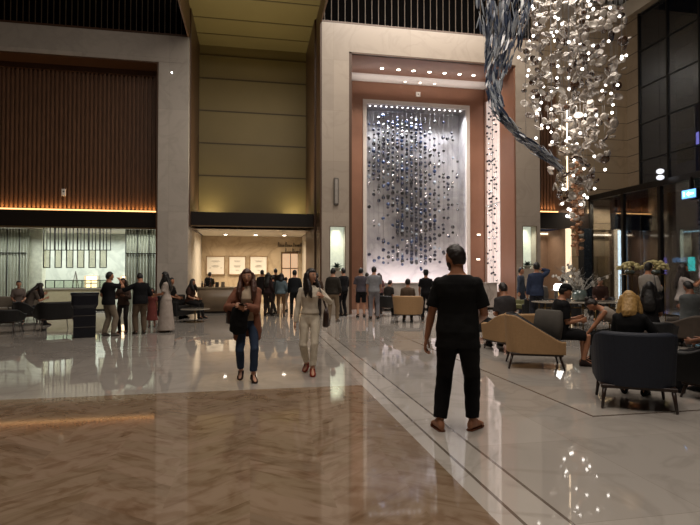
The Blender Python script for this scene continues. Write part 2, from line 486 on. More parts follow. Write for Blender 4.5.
struct('trim_24', G().box(-2.3, 2.5, 20.55, 20.6, 3.33, 3.37), MATS['brass_edge'])
# shop interior
struct('ceiling_shop', G().box(-2.3, 2.5, 20.8, 27.6, 3.37, 3.45), m_pale)
struct('wall_shop', G().box(-2.5, 1.55, 26.5, 26.7, 0, 3.4).box(1.55, 3.0, 26.5, 26.7, 2.55, 3.4).box(2.35, 3.0, 26.5, 26.7, 0, 2.55),
       marble('shop_marble', '#b5a184', '#8e7a60', rough=0.25, scale=0.9, veinamt=0.4))
struct('wall_shop_west', G().box(-2.6, -2.4, 20.9, 26.7, 0, 3.4), m_pale)
struct('wall_shop_east', G().box(2.56, 2.7, 21.8, 26.7, 0, 3.4), m_pale)
struct('wall_shop_back', G().box(1.2, 3.0, 27.6, 27.7, 0, 3.4), mat('peach_backlight', '#caa27a', 0.5, emit=(1.0, 0.66, 0.40), estr=0.55))
struct('trim_25', G().box(1.50, 1.56, 26.42, 26.5, 0, 2.6).box(1.56, 2.35, 26.42, 26.5, 2.52, 2.6).box(1.95, 1.99, 26.42, 26.5, 0, 2.52).box(1.56, 2.35, 26.44, 26.48, 1.75, 1.80), mat('bronze_trim', '#6d5236', 0.3, metal=0.6))

# --- centre portal ------------------------------------------------
YC = 19.0
PX0, PX1, PI0, PI1 = 2.50, 11.4, 3.59, 10.36
PZ, PIZ = 10.9, 9.85
def pier(x0, x1, nx0, nx1, nz0, nz1, idx):
    g = G()
    g.box(x0, nx0, YC, 21.7, 0, PIZ).box(nx1, x1, YC, 21.7, 0, PIZ)
    g.box(nx0, nx1, YC, 21.7, 0, nz0).box(nx0, nx1, YC, 21.7, nz1, PIZ)
    struct('trim_%d' % idx, g, m_cream)
    struct('trim_%d' % (idx + 1), G().box(nx0 + .001, nx1 - .001, YC + .45, YC + .5, nz0, nz1), mat('niche_back', '#c8c8b4', 0.4, emit=(0.85, 0.95, 0.80), estr=0.35))
    struct('trim_%d' % (idx + 2), G().box(nx0, nx0 + .02, YC - .01, YC + .02, nz0, nz1).box(nx1 - .02, nx1, YC - .01, YC + .02, nz0, nz1).box(nx0, nx1, YC - .01, YC + .02, nz1 - .02, nz1), MATS['bronze_trim'])
    area('niche_lamp', ((nx0 + nx1) / 2, YC + .25, nz1 - .03), 0.3, 6, (0.95, 1.0, 0.85), sy=.3, spread=90)
pier(PX0 + .062, PI0, 2.86, 3.46, 1.62, 3.28, 30)
pier(PI1, PX1, 10.62, 11.24, 1.72, 3.42, 33)
struct('trim_36', G().box(PX0 + .062, PX1, YC, 21.9, PIZ, PZ), m_cream)
balcony(PX0 + .062, PX1, PZ, YC + .05, 37, gx=0.26)
struct('trim_40', G().box(PI0, PI0 + .10, YC - .01, 21.7, 0, PIZ - .0).box(PI0, PI1, YC - .01, YC + .12, PIZ - .06, PIZ), m_reveal)
# copper recess
YR = 21.7
NX0, NX1, NZ0, NZ1 = 4.86, 9.42, 0.85, 8.85
g = G()
g.box(PI0, 4.70, YR, YR + .1, 0, PIZ).box(9.58, PI1 + .2, YR, YR + .1, 0, PIZ).box(4.70, 9.58, YR, YR + .1, 9.02, PIZ).box(4.70, 9.58, YR, YR + .1, 0, .8)
g.box(PI0, PI1, YC + .1, 20.75, PIZ - .07, PIZ - .01)
struct('wall_copper', g, m_copper)
struct('ceiling_recess', G().box(PI0, PI1, 20.75, YR, PIZ - .05, PIZ - .005), m_white)
struct('trim_41', G().box(4.70, NX0, YR - .06, YR + .1, NZ0, 9.02).box(NX1, 9.58, YR - .06, YR + .1, NZ0, 9.02).box(NX0, NX1, YR - .06, YR + .1, NZ1, 9.02), m_white, bevel=.01)
struct('wall_niche', G().box(4.7, 9.58, YR + .9, YR + 1.0, .5, 9.1).box(4.7, NX0, YR + .1, YR + .9, .5, 9.1).box(NX1, 9.58, YR + .1, YR + .9, .5, 9.1).box(NX0, NX1, YR + .1, YR + .9, NZ1, 9.1).box(NX0, NX1, YR + .1, YR + .9, .5, .8), m_wmarb)
# right reveal of the recess, with the lit slot
SY0, SY1 = 20.25, 21.6
g = G()
g.box(PI1 - .06, PI1, YC + .02, SY0, 0, PIZ - .07).box(PI1 - .06, PI1, SY1, YR, 0, PIZ - .07).box(PI1 - .06, PI1, SY0, SY1, 9.2, PIZ - .07).box(PI1 - .06, PI1, SY0, SY1, 0, .75)
struct('wall_copper_reveal', g, m_copper)
struct('trim_42', G().box(PI1 - .012, PI1 - .002, SY0, SY1, .75, 9.2), mat('slot_backlight', '#d8c8c0', 0.4, emit=(1.0, 0.84, 0.78), estr=0.40))
struct('trim_43', G().box(PI1 - .07, PI1 - .055, SY0 - .03, SY0, .75, 9.2).box(PI1 - .07, PI1 - .055, SY1, SY1 + .03, .75, 9.2).box(PI1 - .07, PI1 - .05, SY0, SY1, 4.5, 4.56).box(PI1 - .07, PI1 - .05, 20.9, 20.94, .75, 9.2), m_white)

# --- right bay ----------------------------------------------------
YE = 20.5
XG = 16.6
g = G().box(PX1, 14.5, YE + .1, YE + .3, 3.6, 12.0)
x = PX1 + .05
while x < 13.1:
    g.box(x, x + .075, YE, YE + .1, 4.2, 9.4); x += .15
struct('wall_slatted_east', g, m_walnut)
struct('wall_beige', G().box(13.15, XG + .2, YE - .02, YE + .1, 4.9, CZ).box(PX1, 13.15, YE - .02, YE + .1, 9.4, CZ), m_beige)
struct('trim_50', G().box(PX1, 14.6, YE - .17, YE - .11, 3.45, 4.16).box(PX1, 14.6, YE - .11, YE + .1, 3.45, 4.12), m_fascia)
struct('trim_51', G().box(PX1, 13.1, YE - .10, YE, 4.12, 4.22), emat('warm_led', (1, .5, .2), 5))
struct('wall_alcove', G().box(PX1, 13.3, 21.6, 21.7, 0, 3.45).box(PX1, PX1 + .05, 20.0, 21.6, 0, 3.45), mat('pink_beige_plaster', '#a48b75', 0.5, var=.05))
struct('wall_return', G().box(13.30, 13.45, 20.2, 21.7, 0, 3.45), MATS['pink_beige_plaster'])
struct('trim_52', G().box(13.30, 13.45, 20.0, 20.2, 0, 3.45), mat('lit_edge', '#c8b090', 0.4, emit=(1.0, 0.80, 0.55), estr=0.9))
struct('trim_53', G().box(PX1, 13.3, 21.54, 21.6, 3.3, 3.36), emat('alcove_led', (1.0, 0.82, 0.6), 2.0))
struct('trim_54', G().box(14.05, 14.42, 20.0, 20.4, 0, 3.45), mat('dark_column', '#1b2026', 0.25, var=.1))
struct('wall_panelled', G().box(13.45, 15.75, 20.6, 20.75, 0, 3.45).box(14.62, 15.75, 20.55, 20.75, 3.45, 4.9), m_beige)
struct('door_1', G().box(15.1, 15.6, 20.53, 20.6, 0, 2.3), mat('tan_door', '#8c7556', 0.4, var=.06))
struct('trim_55', G().box(13.45, 15.75, 20.50, 20.56, 3.2, 3.26), emat('alcove_led', (1.0, 0.82, 0.6), 2.0))
struct('trim_56', G().box(15.78, 15.92, 20.3, 20.6, 0, 4.9).box(16.42, 16.6, 20.3, 20.6, 0, 4.9), MATS['dark_column'])
struct('trim_57', G().box(15.92, 16.42, 20.5, 20.6, .2, 3.45), mat('cool_light_column', '#a9c4cc', 0.4, emit=(0.62, 0.85, 1.0), estr=2.2))
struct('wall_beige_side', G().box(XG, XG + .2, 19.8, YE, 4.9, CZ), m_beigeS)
struct('trim_58', G().box(XG - .25, XG + .2, -7, YE, 12.9, CZ), m_pale)

# upper glazing on the street side
m_mull = mat('dark_mullion', '#1d1b19', 0.35, metal=.4, var=.05)
m_glass = glassmat('window_glass', (0.72, 0.76, 0.80), refl=0.6, dark=0.0)
w1 = struct('window_1', G().box(XG + .05, XG + .07, -7, 19.8, 0, 12.9), m_glass)
g = G()
y = 19.75
while y > -7:
    g.box(XG, XG + .12, y - .03, y + .03, 0, 12.9); y -= 1.55
z = 1.6
while z < 12.9:
    g.box(XG + .02, XG + .10, -7, 19.8, z - .015, z + .015); z += 1.6
o = g.build('window_frame', m_mull, w1); o['kind'] = 'structure'
# entrance vestibule of glass inside the lobby
XV, ZV = 14.5, 4.8
w2 = struct('window_2', G().box(XV + .04, XV + .055, 4, 20.3, 0, ZV - .1), glassmat('vestibule_glass', (0.86, 0.88, 0.90), refl=0.7))
g = G()
g.box(XV - .05, XV + .15, 4, 20.3, ZV - .12, ZV + .1)
for y in (20.2, 18.2, 16.3, 13.2, 10.1, 7.0):
    g.box(XV - .03, XV + .1, y - .06, y + .06, 0, ZV)
g.box(XV, XV + .08, 4, 20.3, 0, .08)
o = g.build('window_frame', m_mull, w2); o['kind'] = 'structure'
struct('ceiling_vestibule', G().box(XV + .1, XG, 4, 20.3, ZV - .02, ZV + .06), m_fascia)

# --- the bar behind the left portal --------------------------------
m_bar = marble('bar_marble', '#bfc4bb', '#8c948f', rough=0.3, scale=0.7, veinamt=0.35)
struct('wall_bar', G().box(-12.5, -3.0, 25.0, 25.2, 0, 3.3), m_bar)
struct('wall_bar_east', G().box(-3.2, -3.0, 21.3, 25.0, 0, 3.3), m_bar)
struct('ceiling_bar', G().box(-12.5, -3.0, 21.0, 25.2, 3.3, 3.4), m_pale)
struct('trim_60', G().box(at(28, 260, 22.6).x, at(42, 260, 22.6).x, 22.6, 23.0, 0, 3.3), mat('pale_column', '#c9ccbb', 0.4))
x0, x1 = at(-30, 260, 22.4).x, at(27, 260, 22.4).x
def fluted(x0, x1, y, idx):
    g = G(); x = x0
    while x < x1 - .02:
        g.cyl((x + .055, y, 0), (x + .055, y, 3.28), .05, n=8); x += .11
    struct('wall_fluted_%s' % idx, g, mat('fluted_green_screen', '#87897a', 0.3, var=.08), smooth=False)
    g = G(); x = x0
    while x < x1:
        g.box(x - .012, x + .012, y - .09, y - .05, 0, 3.28); x += .44
    g.box(x0, x1, y - .10, y - .06, 2.30, 2.34)
    struct('trim_%d' % (61 if idx == 'west' else 62), g, m_black)
fluted(x0, x1, 22.4, 'west')
fluted(at(126, 260, 22.0).x, -3.2, 22.0, 'east')

# --- outside -------------------------------------------------------
struct('street_ground', G().box(16.9, 90, -30, 90, -.3, -.12), mat('asphalt', '#15161a', 0.25, var=.2))
tower = thing('office_tower', 'dark tower block with a grid of unlit windows across the street', 'building', (45, 40, -.12))
G().box(0, 15, -22, 30, 0, 70).build('tower_wall', mat('tower_concrete', '#31333c', 0.7, var=.1, scale=.3), tower)
tg = []
for i in range(11):
    for j in range(14):
        g = G().box(-.06, 0, -20.6 + i * 4.4, -18.4 + i * 4.4, 3.2 + j * 3.4, 5.2 + j * 3.4)
        if len(tg) < 100:
            tg.append(g.build('tower_window', mat('tower_glass', '#0b0d12', 0.12), tower))

# ------------------------------------------------------------------ people
SKIN = {'light': mat('skin_light', '#b98a70', 0.5, var=.05, scale=20), 'tan': mat('skin_tan', '#a87558', 0.5, var=.05, scale=20),
        'brown': mat('skin_brown', '#7c523c', 0.5, var=.05, scale=20)}
HAIRM = {'black': mat('hair_black', '#0e0b0a', 0.45, var=.3, scale=60, bump=.4, bscale=90, stretch=(3, 3, .5)),
         'brown': mat('hair_brown', '#33201a', 0.45, var=.3, scale=60, bump=.4, bscale=90, stretch=(3, 3, .5)),
         'dark': mat('hair_dark', '#1d1411', 0.45, var=.3, scale=60, bump=.4, bscale=90, stretch=(3, 3, .5)),
         'auburn': mat('hair_auburn', '#4a2c20', 0.45, var=.35, scale=50, bump=.4, bscale=90, stretch=(3, 3, .5)),
         'blonde': mat('hair_blonde', '#a8854e', 0.45, var=.35, scale=50, bump=.4, bscale=90, stretch=(3, 3, .5))}
def cloth(h):
    return mat('cloth_' + h.lstrip('#'), h, 0.85, var=.10, scale=12, bump=.25, bscale=180, spec=.25)
m_eyew = mat('eye_white', '#b8b0a8', 0.3); m_iris = mat('eye_iris', '#1a120e', 0.2); m_lip = mat('lip_tone', '#8c4a42', 0.45)

def ik(a, b, l1, l2, pole):
    d = b - a; D = d.length
    if D > (l1 + l2) * .999: b = a + d * ((l1 + l2) * .999 / D); d = b - a; D = d.length
    D = max(D, abs(l1 - l2) + .01)
    c = (l1 * l1 - l2 * l2 + D * D) / (2 * D); h = math.sqrt(max(0, l1 * l1 - c * c))
    u = d.normalized(); p = Vector(pole); p = (p - u * p.dot(u)).normalized()
    return a + u * c + p * h, b

class Body:
    def __init__(s, H=1.75, female=False, pelvis=(0, 0, .95), lean=0.0, twist=0.0, girth=1.0, side=0.0, hip=0.0):
        s.k = H / 1.75; s.f = female; s.pel = Vector(pelvis); s.lean = lean; s.tw = twist; s.g = girth; s.side = side; s.hip = hip
    def sp(s, x, y, z):
        r = z - .95; p = Vector((x, y, 0))
        if r <= 0:
            return s.pel + Vector((x, y, r))
        B = .30; n = 10; pos = Vector((0, 0, 0)); a = 0
        st = r / n
        for i in range(n):
            a = s.lean * min(1, (i + .5) * st / B)
            b = s.side * min(1, (i + .5) * st / B)
            pos += Vector((math.sin(b), math.sin(a) * math.cos(b), math.cos(a) * math.cos(b))) * st
        a = s.lean * min(1, r / B); b = s.side * min(1, r / B)
        t = s.tw * min(1, r / .45)
        q = Vector((x * math.cos(t) - y * math.sin(t), x * math.sin(t) + y * math.cos(t), 0))
        q = Vector((q.x * math.cos(b), q.y * math.cos(a), -q.y * math.sin(a) - q.x * math.sin(b)))
        return s.pel + pos + q
    def ring(s, z, w, d, yo=0.0, pw=.9):
        c = s.sp(0, yo, z); X = (s.sp(1, yo, z) - c).normalized(); Y = (s.sp(0, yo + 1, z) - c).normalized()
        return (c, X, Y, w, d, pw)

MT = [(.82, .10, .075, 0), (.88, .158, .105, -.005), (.95, .166, .112, -.01), (1.03, .152, .104, 0), (1.12, .146, .102, .005), (1.22, .158, .108, .005),
      (1.32, .175, .116, .005), (1.39, .176, .108, 0), (1.43, .160, .092, -.005), (1.46, .118, .076, -.01), (1.485, .078, .064, -.01), (1.51, .060, .060, -.01), (1.56, .055, .058, 0)]
FT = [(.82, .10, .08, 0), (.88, .165, .110, -.015), (.95, .170, .116, -.015), (1.03, .142, .098, 0), (1.10, .122, .088, .005), (1.20, .130, .094, .008),
      (1.29, .148, .118, .018), (1.37, .152, .098, .005), (1.41, .135, .082, -.005), (1.45, .092, .062, -.01), (1.475, .058, .052, -.01), (1.50, .047, .049, -.01), (1.56, .044, .047, 0)]

def person(label, px=None, yf=None, top=None, face=0.0, pos=None, H=1.72, female=False, skin='tan', hair='black', hairstyle='short', detail=1,
           pelvis=None, lean=0.0, twist=0.0, side=0.0, girth=1.0, legs=None, arms=None, head=(0, 0), nod=None,
           topc='#222222', sleeve='short', hem=.90, loose=1.0, bottom='trousers', botc='#1a1a1a', botlen=.09, botloose=1.0, shoe='#181818', sandals=False,
           cardigan=None, hat=None, hatc='#111111', pack=None, bag=None, phone=None, curl=25, group=None, show_face=False, seat=None, cat='person', toe=(-8, 8), beard=False):
    """face: degrees clockwise from facing straight away from the camera. legs: ankle points (left, right); arms: wrist points, elbow poles"""
    p = pos if pos is not None else ground(px, yf)
    p = Vector((p[0], p[1], 0)); bearing = math.atan2(p.x, p.y)
    if top is not None:
        depth = p.x * math.sin(YAW) + p.y * math.cos(YAW)
        H = (CAM.z + (273 - top) / F * depth)
    k = H / 1.75
    root = thing('person', label, cat, p, -(bearing + math.radians(face)), group)
    if pelvis is None: pelvis = (0, 0, .945)
    if seat is not None: pelvis = (0, .04, seat / k + .150)
    B = Body(H, female, pelvis, lean, twist, girth, side)
    pel = B.pel
    T = FT if female else MT
    S = Matrix.Scale(k, 4)
    fr = {0: .018, 1: .0125, 2: .0085, 3: .0068}[detail] / 1.0
    nn = 12 if detail == 0 else 16
    hipw = .092 if female else .088
    shw = .150 if female else .172
    fat = (.90 if female else 1.0)
    # joints
    if legs is None:
        legs = ((-.11, .02, .085), (.11, -.02, .085)) if seat is None else ((-.12, .50, .085), (.12, .47, .085))
    L = []
    for sgn, tgt in zip((-1, 1), legs):
        hip = pel + Vector((sgn * hipw, 0, -.04)); ank = Vector(tgt[:3])
        pole = Vector(tgt[3]) if len(tgt) > 3 else Vector((sgn * .12, 1, .25 if seat is not None else 0))
        knee, ank = ik(hip, ank, .43, .42, pole)
        L.append((hip, knee, ank))
    if arms is None:
        arms = (((-.24, .04, .83), None), ((.24, .04, .83), None)) if seat is None else ((B.sp(-.13, .30, 1.05), None), (B.sp(.13, .30, 1.05), None))
    A = []
    for sgn, (tgt, pole) in zip((-1, 1), arms):
        sh = B.sp(sgn * shw, -.005, 1.388); wr = Vector(tgt)
        el, wr = ik(sh, wr, .285, .255, pole if pole else (sgn * .35, -1, -.1))
        A.append((sh, el, wr))
    # head frame
    nb = B.sp(0, -.01, 1.50); ntop = B.sp(0, 0, 1.56)
    up = (ntop - nb).normalized()
    hl = lean * .35 if nod is None else nod
    hyaw, htilt = math.radians(head[0]), math.radians(head[1])
    R = Matrix.Rotation(twist * .6 - hyaw, 3, 'Z') @ Matrix.Rotation(-hl, 3, 'X') @ Matrix.Rotation(htilt, 3, 'Y')
    hc = nb + up * .06 + R @ Vector((0, .022, .070))
    HM = Matrix.Translation(hc) @ R.to_4x4()
    hs = 1.0 if female else 1.06
    def headfn(d):
        x, y, z = d
        w = .077 * (1 - .30 * max(0, -z) ** 1.6) ; dy = .098; h = .118
        X, Y, Z = x * w, y * dy, z * h
        if y > 0: Y = y * dy * (.93 - .10 * max(0, -z))
        if y > 0 and z < -.3: Y += .012 * (-z - .3); X *= 1 - .10 * (-z - .3)
        if y < 0 and z < -.2: Y *= 1 - .35 * (-z - .2)
        if y > .4 and .02 < z < .22: Y -= .006 * (1 - abs(x) * .2)
        return Vector((X, Y, Z)) * hs
    # ---- body: one continuous surface
    g = G()
    g.loft([B.ring(z, w * .97 * girth, d * .97 * girth, yo) for z, w, d, yo in T], 20)
    g.tube([nb - up * .05, nb, nb + up * .06, hc - up * .02], [.052 * (fat * .97), .050 * fat, .050 * fat, .05], 14)
    g.sph((0, 0, 0), 1, 20, 14, M=HM, fn=headfn)
    rr = R
    g.loft([(HM @ Vector((0, .086, .025)) , rr @ Vector((1, 0, 0)), rr @ Vector((0, 1, 0)), .007, .006), (HM @ Vector((0, .094, -.005)), rr @ Vector((1, 0, 0)), rr @ Vector((0, 1, 0)), .011, .014),
            (HM @ Vector((0, .098, -.027)), rr @ Vector((1, 0, 0)), rr @ Vector((0, 1, 0)), .016, .018), (HM @ Vector((0, .088, -.037)), rr @ Vector((1, 0, 0)), rr @ Vector((0, 1, 0)), .012, .010)], 10)
    g.sph(HM @ Vector((0, .078, -.092)), (.022, .018, .016), 10, 6)
    for sx in (-1, 1):
        g.sph((0, 0, 0), 1, 8, 6, M=HM @ Matrix.Translation((sx * .076 * hs, -.008, -.008)) @ Matrix.Rotation(sx * -.35, 4, 'Z') @ Matrix.Diagonal((.011, .020, .031, 1)))
    for sgn, (sh, el, wr) in zip((-1, 1), A):
        up_a = .052 * fat; inn = B.sp(sgn * shw * .45, -.005, 1.388)
        g.tube([inn, sh, sh.lerp(el, .35), sh.lerp(el, .8), el, el.lerp(wr, .25), el.lerp(wr, .7), wr],
               [.052 * fat, .050 * fat, .047 * fat, .041 * fat, .038 * fat, .041 * fat, .030 * fat, .025 * fat], 12)
        hand(g, wr, (wr - el).normalized(), sgn, curl, .92 if female else 1.0)
    for sgn, (hip, kn, an) in zip((-1, 1), L):
        lq = .93 if female else 1.0
        g.tube([hip, hip.lerp(kn, .3), hip.lerp(kn, .75), kn, kn.lerp(an, .3), kn.lerp(an, .75), an],
               [.086 * girth * lq, .078 * lq, .060 * lq, .054 * lq, .056 * lq, .040, .036], 14)
        foot(g, kn, an, sgn, math.radians(toe[0] if sgn < 0 else toe[1]), 0.0 if sandals else -.008, fat)
    bmesh.ops.transform(g.b, matrix=S, verts=g.b.verts)
    g.build('body', SKIN[skin], root, vox=fr, sm=2)
    # ---- eyes, lips
    if show_face:
        ge = G(); ge.sph(HM @ Vector((-.031, .080, .012)), (.013, .008, .0075), 10, 6); ge.sph(HM @ Vector((.031, .080, .012)), (.013, .008, .0075), 10, 6)
        ge.mi = 1; ge.sph(HM @ Vector((-.031, .0865, .012)), (.006, .004, .006), 8, 5); ge.sph(HM @ Vector((.031, .0865, .012)), (.006, .004, .006), 8, 5)
        for sx in (-1, 1):
            ge.tube([HM @ Vector((sx * .018, .088, .030)), HM @ Vector((sx * .033, .087, .034)), HM @ Vector((sx * .048, .076, .029))], .0032, 6)
        bmesh.ops.transform(ge.b, matrix=S, verts=ge.b.verts); ge.build('eye', [m_eyew, m_iris], root, smooth=True)
        gl = G(); gl.tube([HM @ Vector((-.024, .081, -.060)), HM @ Vector((-.01, .089, -.058)), HM @ Vector((.01, .089, -.058)), HM @ Vector((.024, .081, -.060))], [.003, .006, .006, .003], 8)
        bmesh.ops.transform(gl.b, matrix=S, verts=gl.b.verts); gl.build('mouth', m_lip, root, smooth=True)
    if beard:
        gb = G()
        def beardfn(d):
            x, y, z = d
            on = z < -.30 and y > -.15 and not (abs(x) < .28 and -.62 < z)
            return headfn(d) * (1.07 if on else .86)
        gb.sph((0, 0, 0), 1, 28, 20, M=HM, fn=beardfn)
        bmesh.ops.transform(gb.b, matrix=S, verts=gb.b.verts)
        gb.build('beard', HAIRM[hair], root, vox=.007, sm=1, wr=.006, wrs=.03)
    # ---- hair
    gh = G()
    long_ = hairstyle in ('long', 'bun', 'bob')
    def hairfn(d):
        x, y, z = d
        line = .52 if y > .2 else (-.30 if not long_ else -.45)
        if .0 < y <= .2: line = .15
        if -.28 < y <= 0 and not long_: line = -.02
        if y < -.35: line = -.58
        on = z > line
        p = headfn(d)
        th = 1.115 if not long_ else 1.15
        if z > .3: th += .02
        return p * (th if on else .84)
    gh.sph((0, 0, 0), 1, 28, 20, M=HM, fn=hairfn)
    if hairstyle == 'bun':
        gh.sph(HM @ Vector((0, -.045, .135)), (.048, .048, .042), 12, 8)
    if hairstyle in ('long', 'bob'):
        ln = .40 if hairstyle == 'long' else .17
        hx, hy = R @ Vector((1, 0, 0)), R @ Vector((0, 1, 0))
        c0 = HM @ Vector((0, -.035, .02))
        back = (B.sp(0, -1, 1.3) - B.sp(0, 0, 1.3)).normalized()
        dn = Vector((0, 0, -1))
        if lean > .5: dn = (dn + B.sp(0, 0, 1.2) - B.sp(0, 0, 1.4)).normalized()
        if hairstyle == 'long':
            low = [(B.sp(0, -.085, 1.45), .100, .052), (B.sp(0, -.125, 1.34), .112, .040), (B.sp(0, -.135, 1.26), .105, .034), (B.sp(0, -.135, 1.17), .07, .018)]
        else:
            low = [(B.sp(0, -.080, 1.46), .092, .050), (B.sp(0, -.095, 1.40), .07, .028)]
        gh.loft([(c0 + Vector((0, 0, .05)), hx, hy, .075, .06), (HM @ Vector((0, -.045, -.03)), hx, hy, .092, .066)] + [(c_, hx, hy, rx, ry) for c_, rx, ry in low], 16)
        for sx in (-1, 1):
            q = HM @ Vector((sx * .084, .005, .050))
            fo = hy * .05 if hairstyle == 'long' else hy * .0
            gh.tube([q, q + dn * .09 + hx * sx * .012, q + dn * .20 + hx * sx * .020 + fo, q + dn * (.06 + ln * .55) + hx * sx * .03 + fo * 1.5, q + dn * (.06 + ln * .85) + hx * sx * .01 + fo * 1.8], [.024, .034, .044, .046, .018], 10)
            q2 = HM @ Vector((sx * .088, -.035, .03))
            gh.tube([q2, q2 + dn * .10 + hx * sx * .012, q2 + dn * .22 + hx * sx * .03 + fo * .5, q2 + dn * (.08 + ln * .75) + hx * sx * .03 + fo * .8], [.03, .042, .046, .020], 10)
    bmesh.ops.transform(gh.b, matrix=S, verts=gh.b.verts)
    gh.build('hair', HAIRM[hair], root, vox=max(fr, .009), sm=2, wr=.012, wrs=.03)
    # ---- top
    e = (.011 if female and detail > 1 else .016) if detail else .02
    def top_mesh(z0, z1, sl, ex, openf=False):
        g = G(); secs = []
        rows = [t for t in T if t[0] > z0 + .02 and t[0] < z1]
        def interp(z):
            for a, b in zip(T, T[1:]):
                if a[0] <= z <= b[0]:
                    t = (z - a[0]) / (b[0] - a[0]); return tuple(a[i] * (1 - t) + b[i] * t for i in range(4))
            return T[0]
        zs = [z0] + [r[0] for r in rows] + [z1]
        for z in zs:
            q = interp(max(z, .9)); w, d, yo = q[1], q[2], q[3]
            extra = ex + (.006 * loose if z < 1.12 else 0)
            if z < .9: w, d = w + (.9 - z) * .15, d + (.9 - z) * .1
            if loose > 1 and 1.0 <= z < 1.2: w = max(w, .150 * (1 + .05 * loose))
            secs.append(B.ring(z, w * girth + extra, d * girth + extra, yo))
        g.loft(secs, 22)
        if sl:
            for sgn, (sh, el, wr) in zip((-1, 1), A):
                inn = B.sp(sgn * shw * .4, -.005, 1.385); a2 = .046 * fat
                if sl == 'short':
                    m = sh.lerp(el, .78); g.tube([inn, sh, sh.lerp(el, .35), m], [a2 + ex * .8, a2 + ex + .004, a2 + ex + .004, .043 * fat + ex + .006 + .004 * loose], 14, ends=False)
                    g.sph(sh, a2 + ex + .003, 12, 8)
                else:
                    g.tube([inn, sh, sh.lerp(el, .35), sh.lerp(el, .8), el, el.lerp(wr, .25), el.lerp(wr, .7), el.lerp(wr, .97)],
                           [a2 + ex * .8, a2 + ex, .050 * fat + ex, .043 * fat + ex, .041 * fat + ex, .043 * fat + ex, .033 * fat + ex, .027 * fat + ex], 14, ends=False)
                    g.sph(sh, a2 + ex, 12, 8)
        return g
    fc = {0: .02, 1: .013, 2: .010, 3: .008}[detail]
    wr_ = .010 if detail else 0
    if bottom == 'dress':
        g = top_mesh(.92, 1.47, sleeve, e)
        h0, h1 = B.sp(0, 0, .98), B.sp(0, 0, botlen)
        g.loft([B.ring(1.02, .15, .11), (B.sp(0, 0, .9), Vector((1, 0, 0)), Vector((0, 1, 0)), .20, .15), (Vector((0, .0, .55)), Vector((1, 0, 0)), Vector((0, 1, 0)), .215, .19),
                (Vector((0, 0, botlen)), Vector((1, 0, 0)), Vector((0, 1, 0)), .26, .24)], 24)
        bmesh.ops.transform(g.b, matrix=S, verts=g.b.verts)
        g.build('dress', cloth(topc), root, vox=fc, sm=3, wr=wr_ * 2, wrs=.14)
    else:
        g = top_mesh(hem, 1.475 if sleeve != 'none' else 1.44, sleeve if sleeve != 'none' else None, e + (.002 * loose))
        bmesh.ops.transform(g.b, matrix=S, verts=g.b.verts)
        g.build('shirt', cloth(topc), root, vox=fc, sm=3, wr=wr_ * 1.6, wrs=.12)
        # ---- bottoms
        g = G()
        g.loft([B.ring(z, w * girth + .010, d * girth + .010, yo) for z, w, d, yo in T if z < 1.0] + [B.ring(1.02, (.148 if not female else .140) * girth + .008, .104 * girth + .006)], 20)
        bl = botloose; lf = .92 if female else 1.0
        for sgn, (hip, kn, an) in zip((-1, 1), L):
            if bottom == 'shorts':
                m = hip.lerp(kn, .92); g.tube([hip, hip.lerp(kn, .3), m], [.096 * girth, .094 * bl, .083 * bl], 16, ends=False)
            else:
                end = kn.lerp(an, 1.0 - (botlen - .09) / .42)
                g.tube([hip, hip.lerp(kn, .3), hip.lerp(kn, .75), kn, kn.lerp(end, .35), kn.lerp(end, .75), end],
                       [.094 * girth * lf, .092 * bl * lf, .076 * bl * lf, .070 * bl * lf, .070 * bl * lf, .062 * bl * lf, .058 * bl], 16, ends=False)
                if True: g.sph(kn, .068 * bl, 12, 8)
            g.sph(hip, .094 * girth, 12, 8)
        bmesh.ops.transform(g.b, matrix=S, verts=g.b.verts)
        g.build('shorts' if bottom == 'shorts' else 'trousers', cloth(botc), root, vox=fc, sm=3, wr=wr_ * 1.6, wrs=.11)
    if cardigan:
        g = G()
        # open cardigan: two fronts, a back and sleeves
        for sgn in (-1, 1):
            pts = []
            for z, (w, d) in ((1.44, (.10, .085)), (1.30, (.165, .13)), (1.15, (.175, .135)), (1.0, (.195, .15)), (.80, (.225, .16)), (.68, (.23, .15))):
                c = B.sp(sgn * w * .72, d * .62, z); pts.append(c)
            g.tube(pts, [.035, .05, .05, .055, .06, .05], 10, ref=(1, 0, 0), flat=.35)
        g.loft([B.ring(z, w, .05, yo) for z, w, yo in ((.68, .20, -.12), (.9, .19, -.11), (1.1, .165, -.09), (1.3, .17, -.075), (1.42, .14, -.04))], 18)
        for sgn, (sh, el, wr) in zip((-1, 1), A):
            g.tube([B.sp(sgn * shw * .5, -.01, 1.40), sh, sh.lerp(el, .5), el, el.lerp(wr, .5), el.lerp(wr, .9)], [.064, .082, .078, .074, .068, .062], 12, ends=False)
            g.sph(sh, .078, 10, 7); g.sph(el, .073, 10, 7)
        bmesh.ops.transform(g.b, matrix=S, verts=g.b.verts)
        g.build('cardigan', cloth(cardigan), root, vox=fc, sm=3, wr=.012, wrs=.1)
    # ---- shoes
    for sgn, (hip, kn, an) in zip((-1, 1), L):
        g = G(); ty = math.radians(toe[0] if sgn < 0 else toe[1])
        if sandals:
            foot(g, kn, an, sgn, ty, .0, fat, sole=True)
            bmesh.ops.transform(g.b, matrix=S, verts=g.b.verts)
            g.build('sandal', cloth(shoe), root, smooth=False, bevel=.003)
        else:
            foot(g, kn, an, sgn, ty, .014, fat)
            bmesh.ops.transform(g.b, matrix=S, verts=g.b.verts)
            g.build('shoe', cloth(shoe), root, vox=fc, sm=2)
